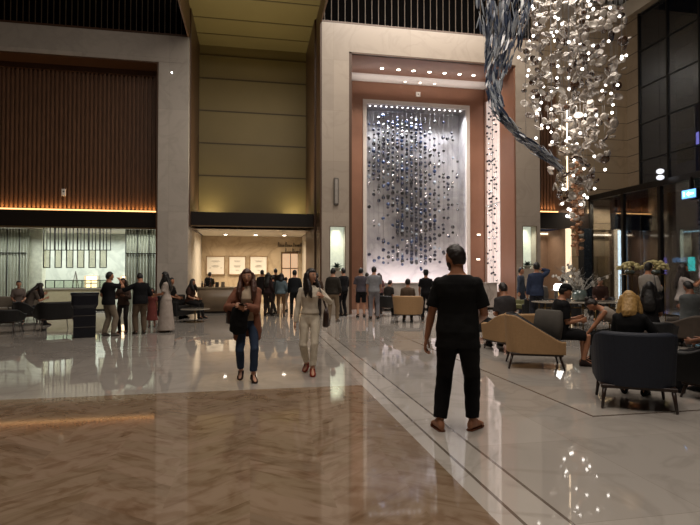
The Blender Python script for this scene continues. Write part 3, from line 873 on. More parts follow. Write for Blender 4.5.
    # ---- hats, packs
    if hat:
        g = G(); M1 = HM
        hx, hy, hz = R @ Vector((1, 0, 0)), R @ Vector((0, 1, 0)), R @ Vector((0, 0, 1))
        if hat == 'cap':
            g.loft([(HM @ Vector((0, -.005, .035)), hx, hy, .088, .108), (HM @ Vector((0, -.005, .085)), hx, hy, .083, .10), (HM @ Vector((0, -.005, .12)), hx, hy, .055, .07), (HM @ Vector((0, -.005, .134)), hx, hy, .02, .025)], 20)
            g.loft([(HM @ Vector((0, .075, .042)), hx, hy, .065, .04), (HM @ Vector((0, .11, .040)), hx, hy, .07, .065), (HM @ Vector((0, .112, .034)), hx, hy, .07, .065), (HM @ Vector((0, .08, .034)), hx, hy, .065, .04)], 16)
        else:
            g.loft([(HM @ Vector((0, 0, .045)), hx, hy, .15, .17), (HM @ Vector((0, 0, .058)), hx, hy, .15, .17), (HM @ Vector((0, 0, .066)), hx, hy, .092, .112), (HM @ Vector((0, 0, .13)), hx, hy, .082, .10), (HM @ Vector((0, 0, .15)), hx, hy, .05, .06)], 22)
        bmesh.ops.transform(g.b, matrix=S, verts=g.b.verts)
        g.build('hat', cloth(hatc), root, smooth=True)
    ctx = dict(root=root, k=k, B=B, A=A, L=L, S=S, HM=HM)
    if pack:      # worn on the back: an item of its own
        t = thing('backpack', pack[0], 'backpack', root.location, root.rotation_euler[2])
        g = G(); pw, pd, ph = .16, .10, .23
        c = B.sp(0, -.22, 1.24)
        X = (B.sp(1, -.2, 1.24) - B.sp(0, -.2, 1.24)).normalized(); Y = (B.sp(0, .8, 1.24) - B.sp(0, -.2, 1.24)).normalized(); Z = X.cross(Y)
        g.loft([(c - Z * ph, X, Y, pw * .8, pd * .7, .6), (c - Z * ph * .9, X, Y, pw, pd, .6), (c + Z * ph * .6, X, Y, pw * .95, pd * .85, .6), (c + Z * ph, X, Y, pw * .6, pd * .5, .7)], 20)
        bmesh.ops.transform(g.b, matrix=S, verts=g.b.verts); g.build('bag_body', cloth(pack[1]), t, smooth=True)
        for sgn in (-1, 1):
            g = G(); g.tube([B.sp(sgn * .09, -.15, 1.40), B.sp(sgn * .10, -.06, 1.478), B.sp(sgn * .105, .10, 1.42), B.sp(sgn * .12, .145, 1.28), B.sp(sgn * .15, .06, 1.12), B.sp(sgn * .13, -.14, 1.08)], .016, 8, flat=.5)
            bmesh.ops.transform(g.b, matrix=S, verts=g.b.verts); g.build('strap', cloth(pack[1]), t, smooth=True)
    if bag:       # (label, colour, side, z centre, w, h, y)
        lab, colr, sx, zc, bw, bh, by = bag
        t = thing('handbag', lab, 'handbag', root.location, root.rotation_euler[2])
        c = B.sp(sx * .27, by, 1.0) ; c.z = zc
        g = G(); X, Y = Vector((0, 1, 0)), Vector((1, 0, 0)); Z = Vector((0, 0, 1))
        g.loft([(c - Z * bh, X, Y, bw * .75, .035, .5), (c - Z * bh * .85, X, Y, bw, .06, .6), (c + Z * bh * .4, X, Y, bw * .9, .045, .7), (c + Z * bh, X, Y, bw * .7, .02, .7)], 20)
        bmesh.ops.transform(g.b, matrix=S, verts=g.b.verts); g.build('bag_body', mat('leather_' + colr.lstrip('#'), colr, .4, var=.15), t, smooth=True)
        shp = B.sp(sx * .15, 0, 1.47)
        g = G(); g.tube([c + Z * bh * .9 + X * bw * .5, c.lerp(shp, .5) + X * .085 + Y * sx * .02, shp + X * .03 + Z * .02, shp - X * .04 + Z * .015, c.lerp(shp, .5) - X * .085 + Y * sx * .02, c + Z * bh * .9 - X * bw * .5], .009, 8)
        bmesh.ops.transform(g.b, matrix=S, verts=g.b.verts); g.build('strap', mat('leather_' + colr.lstrip('#'), colr, .4), t, smooth=True)
    if phone:     # (label, side)
        lab, si = phone
        sh, el, wr = A[si]; d = (wr - el).normalized()
        n = (hc - wr).normalized()
        c = (wr + d * .09 + n * .025) * k
        t = tag(G().box(-.036, .036, -.0045, .0045, -.074, .074).build('phone', mat('phone_black', '#0d0d10', .2), None, bevel=.003), lab, 'phone')
        q = n.to_track_quat('Y', 'Z')
        t.matrix_world = Matrix.Translation(root.location) @ Matrix.Rotation(root.rotation_euler[2], 4, 'Z') @ Matrix.Translation(c) @ q.to_matrix().to_4x4()
    return ctx

def hand(g, wr, d, sgn, curl, s):
    """palm, four unequal fingers and a thumb; palm faces the body"""
    inner = Vector((-sgn, 0, 0)); N = (inner - d * inner.dot(d)).normalized()      # palm normal
    W = d.cross(N)
    if W.y < 0: W = -W                         # towards the thumb: forward
    P = lambda a, b, c: wr + (d * a + W * b + N * c) * s
    g.loft([(P(-.02, 0, 0), W, N, .024 * s, .020 * s), (P(.02, 0, 0), W, N, .031 * s, .017 * s), (P(.06, 0, .0), W, N, .041 * s, .015 * s), (P(.094, 0, .002), W, N, .042 * s, .013 * s), (P(.100, 0, .002), W, N, .036 * s, .009 * s)], 12)
    for i, (o, ln, sp) in enumerate(((.033, .072, 9), (.011, .080, 3), (-.011, .075, -3), (-.033, .058, -10))):
        a0 = math.radians(curl * .5); pts = [P(.078, o * .9, .001), P(.096, o, .002)]; q = Vector(pts[-1]); ang = a0
        dirw = math.radians(sp)
        for f, seg in enumerate((.44, .31, .25)):
            ang += math.radians(curl * (.5 if f == 0 else .9))
            v = (d * math.cos(dirw) + W * math.sin(dirw)) * math.cos(ang) + N * math.sin(ang)
            q = q + v * ln * seg * s; pts.append(q.copy())
        g.tube(pts, [.0095 * s, .0092 * s, .0088 * s, .0082 * s, .0074 * s], 8)
    t0 = P(.018, .022, .004); t1 = P(.048, .046, .016); t2 = P(.078, .056, .026); t3 = P(.100, .054, .034)
    g.tube([t0, t1, t2, t3], [.015 * s, .0125 * s, .0105 * s, .0085 * s], 8)

def foot(g, kn, an, sgn, yaw, ex, s, sole=False):
    f = Vector((math.sin(-yaw) * -1, math.cos(yaw), 0)).normalized()
    side = Vector((f.y, -f.x, 0)); up = Vector((0, 0, 1))
    sh = (an - kn).normalized()
    lift = max(0.0, an.z - .085)
    if lift > .02:            # heel raised: the foot points down to the toes
        t = min(.9, lift * 4); f = (f * math.cos(t) - up * math.sin(t)).normalized(); up = side.cross(f)
    b = an - up * .085
    if sole:
        P = lambda y, x: b + f * y + side * x
        pts = [P(-.075, 0), P(-.06, .033), P(.02, .035), P(.12, .046), P(.17, .034), P(.19, 0), P(.17, -.034), P(.12, -.046), P(.02, -.035), P(-.06, -.033)]
        g.slab(pts, up * .014)
        q = [b + f * .10 + side * -.046 + up * .02, b + f * .09 + side * -.03 + up * .062, b + f * .09 + side * .03 + up * .062, b + f * .10 + side * .046 + up * .02]
        g.tube(q, .013, 8, flat=.45)
        return
    z0 = .012 if ex <= 0 else 0
    secs = []
    for y, w, h in ((-.062, .022, .030), (-.045, .033, .048), (0, .036, .060), (.05, .038, .050), (.10, .045, .034), (.14, .043, .026), (.17, .032, .018), (.182, .015, .010)):
        secs.append((b + f * y + up * (z0 + h * .95), side, up, (w + ex) * s, h * .95 + ex * .3))
    g.loft(secs, 12)
    g.tube([an + sh * (-.10 if ex <= 0 else -.01), an, b + up * .05], [.036 + ex * .6, .038 + ex * .6, .038 + ex * .6], 12)

# ------------------------------------------------------------------ artwork of hanging spheres
rnd = random.Random(21)
glow = emat('led_white', (1.0, 0.93, 0.85), 14)
m_wire = mat('steel_wire', '#8a8a8c', .3, metal=.6)
SPH = [mat('sphere_navy', '#141c3a', .12, var=.3, scale=30, coat=.6), mat('sphere_blue', '#36476a', .15, var=.3, scale=30, coat=.6),
       mat('sphere_smoke', '#1b1b20', .1, var=.2, coat=.6), mat('sphere_silver', '#c8c8cc', .12, metal=.85, var=.05), mat('sphere_clear', '#aab6c4', .08, var=.1, coat=.5, spec=.8)]
art = thing('hanging_sphere_artwork', 'tall wall artwork of navy, smoke and silver glass spheres hanging in a white niche', 'artwork', (7.15, YR + .45, .85))
AO = Vector(art.location)
sph_me = {}
for ci, m in enumerate(SPH):
    for r in (.050, .066, .084):
        sph_me[(ci, r)] = G().sph((0, 0, 0), r, 14, 9).mesh('sphere', m, True)
cols = 20
spheres = []
wires = G()
def dens(u, v):      # u 0..1 across, v 0..1 from the top
    c = .34 + .10 * math.sin(v * 3.0) + (.22 * max(0, v - .45) if v > .45 else 0)
    wd = .25 + .05 * math.sin(v * 7)
    a = math.exp(-((u - c) / wd) ** 2)
    a += .75 * math.exp(-((u - .14) / .13) ** 2 - ((v - .32) / .16) ** 2)
    a += .40 * math.exp(-((u - .72) / .22) ** 2 - ((v - .52) / .28) ** 2)
    if v < .05: a *= .3
    if v > .93: a *= .15
    return a
for i in range(cols):
    for lay in range(3):
        u = (i + .5 + (lay - 1) * .27) / cols; x = NX0 + .12 + u * (NX1 - NX0 - .24)
        y = YR + .30 + lay * .2
        zt = NZ1 - .02; zb = zt
        v = rnd.uniform(.02, .06)
        while v < .98:
            d = dens(u, v)
            if rnd.random() < min(.92, d * .80):
                z = NZ1 - v * (NZ1 - NZ0) * .93
                blue = math.exp(-((u - .3) / .35) ** 2)
                q = rnd.random()
                if q < .34: ci = 0
                elif q < .34 + .26 * blue: ci = 1
                elif q < .80: ci = 2
                elif q < .93: ci = 3
                else: ci = 4
                spheres.append((x + rnd.uniform(-.01, .01), y, z, ci, rnd.choice((.050, .066, .066, .084))))
                zb = z
            v += rnd.uniform(.019, .036)
        if zb < zt: wires.cyl((x - AO.x, y - AO.y, zt - AO.z), (x - AO.x, y - AO.y, zb - AO.z), .004, n=4)
wires.build('wire', m_wire, art, kind='stuff')
rnd.shuffle(spheres)
spheres.sort(key=lambda q: -q[4] + (q[1] - YR) * .01)
for q in spheres[:99]:
    o = bpy.data.objects.new('glass_sphere', sph_me[(q[3], q[4])]); COL.objects.link(o); o.parent = art
    o.location = (q[0] - AO.x, q[1] - AO.y, q[2] - AO.z)
g = G()
for q in spheres[99:]:
    g.mi = q[3]; g.sph((q[0] - AO.x, q[1] - AO.y, q[2] - AO.z), q[4], 10, 6)
o = g.build('glass_sphere', SPH, art, smooth=True, kind='stuff')
# strings in the lit slot of the reveal
slot = thing('hanging_bead_strings', 'dark beads on strings in the tall lit slot beside the copper panel', 'artwork', (PI1 - .12, 20.9, .8))
g = G(); gw = G()
for j, y in enumerate((-.45, -.28, -.12, .05, .22, .40)):
    gw.cyl((0, y, .1), (0, y, 8.3), .004, n=4)
    z = rnd.uniform(.3, .8)
    while z < 7.9:
        if rnd.random() < .62: g.mi = rnd.choice((0, 2, 2, 3)); g.sph((0, y, z), rnd.choice((.035, .05, .05)), 10, 6)
        z += rnd.uniform(.14, .32)
g.build('bead', SPH, slot, smooth=True, kind='stuff'); gw.build('wire', m_wire, slot, kind='stuff')

# niche spotlights: 18 along the top
m_can = mat('spot_can', '#b9b2aa', .35, metal=.4)
proto = thing('niche_spotlight', 'x', 'spotlight', (NX0 + .2, YR + .18, NZ1 - .03), 0, 'spotlights along the top of the artwork niche')
G().lathe([(.055, 0), (.055, .03)], n=12).build('spot_rim', m_can, proto)
G().lathe([(.034, -.006), (.034, .002)], n=12).build('spot_lens', emat('spot_led', (1.0, .96, .92), 9), proto)
n = 18
for i in range(n):
    lab = 'tiny round spotlight in the row along the top inside of the artwork niche'
    x = NX0 + .2 + i * (NX1 - NX0 - .4) / (n - 1)
    if i == 0: proto['label'] = lab
    else: copy_tree(proto, lab, (x, YR + .18, NZ1 - .03))
# seven recessed downlights in the copper ceiling, three in the white cove
def downlight(lab, loc, grp, r=.07, strength=10):
    t = thing('downlight', lab, 'downlight', loc, 0, grp)
    G().lathe([(r * 1.25, -.008), (r * 1.25, .0)], n=18).build('trim_ring', m_can, t)
    G().lathe([(r, -.016), (r, -.004)], n=18).build('lamp_lens', emat('down_led%g' % strength, (1.0, .86, .72), strength), t)
    return t
names7 = ['first', 'second', 'third', 'middle one', 'fifth', 'sixth', 'last']
for i, px in enumerate((382, 398.5, 413.5, 429.5, 444.5, 459.5, 473.5)):
    p = at(px, 62 + i * 1.0, 20.12)
    downlight('round downlight in the copper recess ceiling, %s counting from the west end' % names7[i], (p.x, 20.12, PIZ - .07), 'downlights in the copper ceiling')
for i, px in enumerate((405, 420, 434.5)):
    p = at(px, 77, 21.4)
    downlight('small downlight in the white cove ceiling above the artwork, %s of three from the west' % ordinal(i), (p.x, 21.4, PIZ - .05), 'downlights in the white cove', .05, 6)
p = at(418, 94.5, YR)
t = thing('wall_sensor', 'small white square sensor on the copper wall above the artwork', 'sensor', (p.x, YR, p.z))
G().box(-.10, .10, -.04, 0, -.10, .10).build('casing', mat('white_plastic', '#e8e2dc', .4), t, bevel=.01)
G().sph((0, -.04, 0), (.03, .02, .03), 10, 6).build('lens', MATS['dark_column'], t, smooth=True)
p = at(64, 192.5, 20.9)
t = thing('wall_sensor', 'small white box sensor fixed on the slatted brown wall', 'sensor', (p.x, 20.9, p.z))
G().box(-.07, .07, -.06, 0, -.13, .13).build('casing', MATS['white_plastic'], t, bevel=.01)
G().sph((0, -.06, .03), (.03, .02, .03), 10, 6).build('lens', MATS['dark_column'], t, smooth=True)
for (px, py, lab) in ((447, 246, 'small bright wall light on the copper panel behind the man in black'), ):
    pass
for (x, z, lab) in ((9.98, 3.25, 'small lit square wall light high on the copper panel beside the slot'), (9.95, 2.15, 'lit oval wall light low on the copper panel beside the slot')):
    t = thing('wall_light', lab, 'wall light', (x, YR, z))
    G().box(-.09, .09, -.05, 0, -.05, .05).build('casing', m_can, t, bevel=.01)
    G().box(-.08, .08, -.06, -.05, -.035, .035).build('lamp_lens', emat('wall_led', (1.0, .80, .6), 3), t)

# sconce on the portal pier
a0, a1 = at(336, 205, YC), at(336, 178, YC)
t = thing('wall_sconce', 'slim vertical unlit bar sconce on the stone pier beside the copper recess', 'wall light', (a0.x, YC, a0.z))
G().box(-.09, .09, -.09, 0, 0, a1.z - a0.z).build('sconce_body', mat('brushed_grey', '#6f6a64', .35, metal=.4), t, bevel=.02)
G().box(-.05, .05, -.10, -.085, .06, a1.z - a0.z - .06).build('diffuser', mat('dull_diffuser', '#96908a', .4), t)
p = at(172, 73, YL)
t = thing('wall_spotlight', 'tiny bright spot on the grey stone frame near its top corner', 'spotlight', (p.x, YL, p.z))
G().lathe([(.05, 0), (.05, .03)], (0, 0, 0), 10).build('spot_rim', m_can, t).rotation_euler = (PI / 2, 0, 0)
G().sph((0, -.03, 0), .03, 8, 6).build('spot_lens', emat('spot_led', (1, .96, .92), 6), t)

# plants in the pier niches
m_leaf = mat('dark_leaf', '#24382c', .45, var=.4, scale=14); m_pot = mat('stone_pot', '#8e8c80', .5)
def niche_plant(x, y, z, lab, seed):
    t = thing('potted_plant', lab, 'plant', (x, y, z)); r = random.Random(seed)
    G().lathe([(.10, 0), (.15, .08), (.16, .12)], n=16).build('pot', m_pot, t)
    g = G()
    for i in range(90):
        a = r.uniform(0, 2 * PI); e = r.uniform(.1, 1.3); ln = r.uniform(.10, .22)
        d = Vector((math.cos(a) * math.cos(e) * 1.25, math.sin(a) * math.cos(e) * .55, math.sin(e) * .8)); c = Vector((0, 0, .12))
        s = d.cross(Vector((0, 0, 1))).normalized() * .028
        tip = c + d * ln * 1.3; mid = c + d * ln * .7
        g.slab([c, mid + s, tip, mid - s], Vector((0, 0, .004)))
    g.build('foliage', m_leaf, t)
niche_plant(3.16, YC + .2, 1.62, 'low leafy plant in the lit niche of the pier beside the shop', 1)
niche_plant(10.93, YC + .2, 1.72, 'low leafy plant in the lit niche of the pier behind the lounge', 2)

# ------------------------------------------------------------------ chandelier
ch = thing('cascade_chandelier', 'huge cascading chandelier of clear glass discs and tiny white lights', 'chandelier', (8.4, 12.65, 2.6))
CO = Vector(ch.location); DC = 14.0
def prof(z):     # left and right pixel edges of the cascade at height z (as the photo shows them)
    T = [(2.9, 568, 578), (3.6, 556, 590), (4.3, 550, 604), (5.0, 546, 614), (5.7, 530, 618), (6.5, 520, 624), (7.8, 514, 630), (8.9, 520, 620), (10.5, 520, 616), (12.0, 520, 606)]
    for a, b in zip(T, T[1:]):
        if a[0] <= z <= b[0]:
            t = (z - a[0]) / (b[0] - a[0]); return a[1] * (1 - t) + b[1] * t, a[2] * (1 - t) + b[2] * t
    return (570, 576)
m_disc = mat('glass_disc', '#a89e94', .12, metal=0.0, var=.25, scale=20, spec=1.0, coat=.8)
m_disc2 = mat('amber_disc', '#4a3324', .12, var=.25, scale=20, spec=.9, coat=.8)
m_disc3 = mat('clear_disc', '#cfc7be', .1, var=.15, scale=20, spec=1.0, coat=.8)
disc_me = []
for m in (m_disc, m_disc3, m_disc, m_disc2):
    for R0 in (.08, .10, .125):
        disc_me.append(G().lathe([(R0 * .35, -.035), (R0 * .75, -.028), (R0, 0), (R0 * .97, .012), (R0 * .7, -.012), (R0 * .3, -.022)], n=14).mesh('glass_disc', m, True))
bulb_me = G().sph((0, 0, 0), .036, 14, 9).mesh('bulb', emat('bulb_white', (1.0, .93, .84), 5), True)
items = []
wires = G()
z = 2.9
rnd = random.Random(5)
def inside(z, r=1.0):
    a, b = prof(z); c = (a + b) / 2; hw = (b - a) / 2 / F * DC
    th = rnd.uniform(0, 2 * PI); q = math.sqrt(rnd.random()) * r
    off = (c - 568) / F * DC
    lx, ly = hw * q * math.cos(th), hw * .8 * q * math.sin(th)
    return CO.x + (off + lx) * math.cos(YAW) + ly * math.sin(YAW), CO.y - (off + lx) * math.sin(YAW) + ly * math.cos(YAW), hw
discs, bulbs = [], []
for i in range(820):
    while True:
        z = rnd.uniform(2.9, 11.8); a, b = prof(z)
        if rnd.random() < (b - a) / 130: break
    x, y, hw = inside(z, .97); discs.append((x, y, z, rnd.randrange(len(disc_me) - 1) if rnd.random() > .1 else len(disc_me) - 1))
for i in range(175):
    while True:
        z = rnd.uniform(2.9, 11.6); a, b = prof(z)
        if rnd.random() < max(.5, (b - a) / 130): break
    x, y, hw = inside(z, 1.08); bulbs.append((x, y, z))
for x, y, z in bulbs: wires.cyl((x - CO.x, y - CO.y, z - CO.z), (x - CO.x, y - CO.y, 10.95), .004, n=3)
wires.build('wire', m_wire, ch, kind='stuff')
G().box(-1.1, 1.1, -1.0, 1.0, 10.92, 11.0).build('ceiling_plate', m_can, ch)
def vis(z): return z < 9.4
def place(me, name, x, y, z, rot=None, par=ch, O=CO):
    o = bpy.data.objects.new(name, me); COL.objects.link(o); o.parent = par; o.location = (x - O.x, y - O.y, z - O.z)
    if rot: o.rotation_euler = rot
    return o
discs.sort(key=lambda q: (q[2] > 9.2, q[1])); bulbs.sort(key=lambda q: (q[2] > 9.2, q[1]))
def rr(): return (rnd.uniform(-1.3, 1.3), rnd.uniform(-1.3, 1.3), rnd.uniform(0, 6))
for q in discs[:99]: place(disc_me[q[3]], 'glass_disc', q[0], q[1], q[2], rr())
for q in bulbs[:99]: place(bulb_me, 'bulb', *q)
def merged(lst, mes, name, par, O, mats_):
    g = G(); bmt = g.b
    for q in lst:
        me = mes[q[3]] if len(q) > 3 else mes[0]
        n0 = len(bmt.verts); f0 = len(bmt.faces)
        bmt.from_mesh(me); bmt.verts.ensure_lookup_table(); bmt.faces.ensure_lookup_table()
        M = Matrix.Translation((q[0] - O.x, q[1] - O.y, q[2] - O.z))
        if len(q) > 3:
            r_ = rr(); M = M @ Matrix.Rotation(r_[2], 4, 'Z') @ Matrix.Rotation(r_[0], 4, 'X') @ Matrix.Rotation(r_[1], 4, 'Y')
        bmesh.ops.transform(bmt, matrix=M, verts=bmt.verts[n0:])
        mi = mats_.index(me.materials[0])
        for f in bmt.faces[f0:]: f.material_index = mi
    return g.build(name, mats_, par, smooth=True, kind='stuff')
merged(discs[99:], disc_me, 'glass_disc', ch, CO, [m_disc, m_disc2, m_disc3])
merged(bulbs[99:], [bulb_me], 'bulb', ch, CO, [bulb_me.materials[0]])
area('chandelier_glow', (8.4, 12.6, 6.0), 1.6, 22, WARMW)
area('chandelier_glow_upper', (8.4, 12.6, 9.6), 1.8, 50, WARMW)
G().cyl((0, 0, .9), (0, 0, 3.6), .018, n=8).build('light_rod', emat('rod_glow', (1.0, .74, .48), 3.0), ch)
# slim copper stem under the cascade
st = G()
for i in range(34):
    z = .06 + i * .07; a = i * 1.9
    st.sph((math.cos(a) * .10, math.sin(a) * .10, z - .2), (.09, .09, .05), 10, 6)
st.cyl((0, 0, -.35), (0, 0, 2.3), .035, n=8)
o = st.build('copper_stem', mat('rough_copper', '#b98d6e', .35, metal=.5, var=.35, scale=18), ch, smooth=True); o.location = (.25, -.05, -.25)

# blue-grey glass ribbon, a second hanging piece
rb = thing('glass_ribbon_sculpture', 'twisting ribbon of blue-grey glass leaves hanging beside the chandelier', 'sculpture', (6.2, 11.3, 4.4))
RO = Vector(rb.location)
leaf_m = [mat('leaf_slate', '#6d7990', .15, var=.3, scale=20, coat=.6, spec=.8), mat('leaf_ice', '#bcc4ce', .12, var=.2, scale=20, coat=.6, spec=.9), mat('leaf_ink', '#3a455c', .15, var=.3, coat=.6)]
leaf_me = []
for m in leaf_m:
    for ln in (.16, .22):
        g = G(); pts = [(0, 0, -ln), (.027, 0, -ln * .35), (.024, 0, ln * .4), (0, 0, ln), (-.024, 0, ln * .4), (-.027, 0, -ln * .35)]
        g.slab(pts, Vector((0, .012, 0))); leaf_me.append(g.mesh('glass_leaf', m))
# centre line in photo space at depth ~13.5, converted to space
path = [(515, -70, 46, 13.2), (507, -30, 38, 13.2), (504, 0, 28, 13.3), (503, 22, 25, 13.4), (502, 42, 20, 13.5), (498, 62, 13, 13.6), (494, 82, 8, 13.6), (494, 98, 7, 13.5), (501, 114, 7, 13.4), (512, 128, 7, 13.3), (526, 141, 8, 13.2), (540, 151, 8, 13.2), (552, 160, 6, 13.1), (558, 166, 3, 13.1)]
leaves = []
rnd = random.Random(9)
def cp(t):
    i = min(int(t), len(path) - 2); f = t - i; a, b = path[i], path[i + 1]
    q = [a[k] * (1 - f) + b[k] * f for k in range(4)]; q[3] -= 1.6
    d = ray(q[0], q[1]); dep = d.dot(FWD)
    return CAM + d * (q[3] / dep), q[2] / F * q[3]
t = 0.0
N = 600
for i in range(N):
    t = (len(path) - 1.001) * (i + .5) / N
    if rnd.random() < .35: t = rnd.uniform(0, 5)
    c, w = cp(t); c2, _ = cp(min(t + .3, len(path) - 1.001)); d = (c2 - c).normalized()
    a = rnd.uniform(0, 2 * PI); q = w * math.sqrt(rnd.random())
    off = RGT * (math.cos(a) * q) + Vector((FWD.x, FWD.y, 0)) * (math.sin(a) * q * .8)
    if abs(d.z) < .85: off = (RGT.cross(d).normalized()) * math.cos(a) * q * .8 + Vector((FWD.x, FWD.y, 0)) * math.sin(a) * q
    leaves.append((c + off, d, rnd.uniform(0, 6.28), rnd.choice((0, 0, 1, 2, 3, 4, 5, 2))))
def leafM(q):
    M = q[1].to_track_quat('Z', 'Y').to_matrix().to_4x4()
    return Matrix.Translation(q[0] - RO) @ M @ Matrix.Rotation(q[2], 4, 'Z') @ Matrix.Rotation(.25, 4, 'X')
rnd.shuffle(leaves)
vis_l = [q for q in leaves if q[0].z < 8.9]; hid = [q for q in leaves if q[0].z >= 8.9]
for q in vis_l[:99]:
    o = bpy.data.objects.new('glass_leaf', leaf_me[q[3]]); COL.objects.link(o); o.parent = rb; o.matrix_local = leafM(q)
g = G()
for q in vis_l[99:] + hid:
    n0 = len(g.b.verts); f0 = len(g.b.faces); g.b.from_mesh(leaf_me[q[3]]); g.b.verts.ensure_lookup_table(); g.b.faces.ensure_lookup_table()
    bmesh.ops.transform(g.b, matrix=leafM(q), verts=g.b.verts[n0:])
    for f in g.b.faces[f0:]: f.material_index = q[3] // 2
g.build('glass_leaf', leaf_m, rb, kind='stuff')
g = G()
for i in range(0, 13, 2):
    c, w = cp(i); g.cyl(c - RO, Vector((c.x - RO.x, c.y - RO.y, CZ - .012 - RO.z)), .005, n=4)
g.build('wire', m_wire, rb, kind='stuff')

# ------------------------------------------------------------------ furniture
m_wood = mat('dark_wood_leg', '#2a1a12', .35, var=.2, stretch=(8, 8, .8))
m_bf = mat('beige_upholstery', '#a5845e', .75, var=.06, scale=30, bump=.15, bscale=300)
m_navy = mat('navy_upholstery', '#161d2c', .7, var=.1, scale=30, bump=.15, bscale=300)
m_dn = mat('dark_velvet', '#0e1117', .6, var=.15, scale=20, bump=.1, bscale=200)
m_blk = mat('black_upholstery', '#0d0d0f', .6, var=.1, bump=.1, bscale=200)
m_olive = mat('olive_upholstery', '#5a5a34', .7, var=.1)
m_brass = mat('brass', '#8d7448', .25, metal=.8, var=.05)

def tub_chair(lab, loc, rz, W=.76, D=.72, hb=.80, ha=.56, z0=.20, outer=m_bf, inner=m_dn, leg=m_wood, group=None, seat=.42, flare=.05, legr=.02, cushion=None, power=2.6, splay=.05, linear=False):
    t = thing('armchair', lab, 'armchair', loc, rz, group)
    n = 30
    def path(s):          # s 0..1 from the front of one arm round the back to the other; local +Y is forward
        Ls = D * .55; tot = 2 * Ls + PI * W / 2 * .9
        a = Ls / tot
        if s < a: return Vector((-W / 2, D / 2 - Ls * s / a, 0)), s / a * .5
        if s > 1 - a: return Vector((W / 2, D / 2 - Ls * (1 - s) / a, 0)), (1 - s) / a * .5
        f = (s - a) / (1 - 2 * a); th = PI * f
        c, sn = math.cos(th), math.sin(th); e = 2 / power
        return Vector((-math.copysign(abs(c) ** e, c) * W / 2, D / 2 - Ls - abs(sn) ** e * (D - Ls), 0)), 1.0 if .0 < f < 1.0 else .5
    def top(p):
        y = (D / 2 - p.y) / D           # 0 front .. 1 back
        u = min(1, max(0, (y - .10) / .75)); u = u if linear else u * u * (3 - 2 * u)
        return ha + (hb - ha) * u
    def wall(r0, r1, zb, dz, name, m):
        g = G(); rings = []
        for i in range(n + 1):
            p, _ = path(i / n); q, _ = path(min(1, i / n + .01)); o, _ = path(max(0, i / n - .01))
            tg = (q - o).normalized(); nr = Vector((tg.y, -tg.x, 0))
            if nr.dot(p - Vector((0, D * .1, 0))) < 0: nr = -nr
            h = top(p) + dz; ring = []
            for (zz, f, rr_) in ((zb, 0, r0), ((zb + h) / 2, .5, r0), (h - .02, 1, r0), (h, 1, (r0 * .7 + r1 * .3)), (h, 1, (r0 * .3 + r1 * .7)), (h - .02, 1, r1), ((zb + h) / 2, .5, r1), (zb, 0, r1)):
                ring.append(g.b.verts.new(p + nr * (rr_ + flare * f) + Vector((0, 0, zz))))
            rings.append(ring)
        for a, b in zip(rings, rings[1:]):
            for k in range(8): g._f((a[k], a[(k + 1) % 8], b[(k + 1) % 8], b[k]))
        g._f(rings[0]); g._f(rings[-1][::-1])
        return g.build(name, m, t, smooth=False, bevel=.008)
    wall(.0, -.029, z0, 0, 'shell', outer)
    wall(-.030, -.10, z0 + .03, .014, 'backrest', inner)
    g = G(); X, Y = Vector((1, 0, 0)), Vector((0, 1, 0)); c = Vector((0, .03, 0))
    g.loft([(c + Vector((0, 0, z0 + .01)), X, Y, W / 2 - .07, D / 2 - .05, .5), (c + Vector((0, 0, seat - .05)), X, Y, W / 2 - .06, D / 2 - .03, .5), (c + Vector((0, 0, seat - .01)), X, Y, W / 2 - .07, D / 2 - .04, .5), (c + Vector((0, 0, seat)), X, Y, W / 2 - .12, D / 2 - .09, .6)], 28)
    g.build('seat', inner if cushion is None else cushion, t, smooth=False)
    G().box(-W / 2 + .03, W / 2 - .03, -D / 2 + .05, D / 2 - .03, z0 - .035, z0 + .005).build('base_frame', leg, t, bevel=.008)
    for sx in (-1, 1):
        for sy in (-1, 1):
            a = Vector((sx * (W / 2 - .07), sy * (D / 2 - .08), z0 - .02)); b = Vector((sx * (W / 2 - .07 + splay), sy * (D / 2 - .08 + splay), .004))
            G().cyl(b, a, legr * .7, legr * 1.15, 10).build('leg', leg, t, smooth=True)
    return t

def facing(p, deg):      # clockwise from straight away from the camera
    return -(math.atan2(p.x, p.y) + math.radians(deg))
def chair_at(lab, px, yf, deg, **k):
    p = ground(px, yf); return tub_chair(lab, (p.x, p.y, 0), facing(p, deg), **k)

# seat positions for the people reuse these
P_navy = ground(634, 404); P_beige = ground(534, 366)
tub_chair('navy blue armchair with slim dark legs seen from behind, blonde woman in it', P_navy, facing(P_navy, -8), W=.82, D=.80, hb=.86, ha=.62, z0=.27, outer=m_navy, inner=m_navy, seat=.44, flare=.03, power=2.3, legr=.022, splay=.03)
tub_chair('beige tub armchair with navy lining and dark splayed legs, man in cap in it', P_beige, facing(P_beige, 84), W=.74, D=.88, hb=.86, ha=.46, linear=True, z0=.25, outer=m_bf, inner=m_dn, seat=.42, legr=.02, splay=.06, flare=.03)
P_b2 = ground(515, 350)
tub_chair('beige lounge armchair just behind the beige tub chair', P_b2, facing(P_b2, -35), W=.95, D=.85, hb=.74, ha=.52, z0=.20, outer=m_bf, inner=m_bf, seat=.40, flare=.04)
P_b3 = ground(408, 322)
tub_chair('beige barrel armchair with thin legs in front of the reception desk', P_b3, facing(P_b3, 5), W=.86, D=.74, hb=.82, ha=.66, z0=.26, outer=m_bf, inner=m_bf, seat=.44, legr=.014)
P_k1 = ground(387, 316)
tub_chair('small black armchair beside the beige barrel chair', P_k1, facing(P_k1, 40), W=.62, D=.62, hb=.72, ha=.55, z0=.34, outer=m_blk, inner=m_blk, legr=.012, seat=.46)
P_k2 = ground(55, 330)
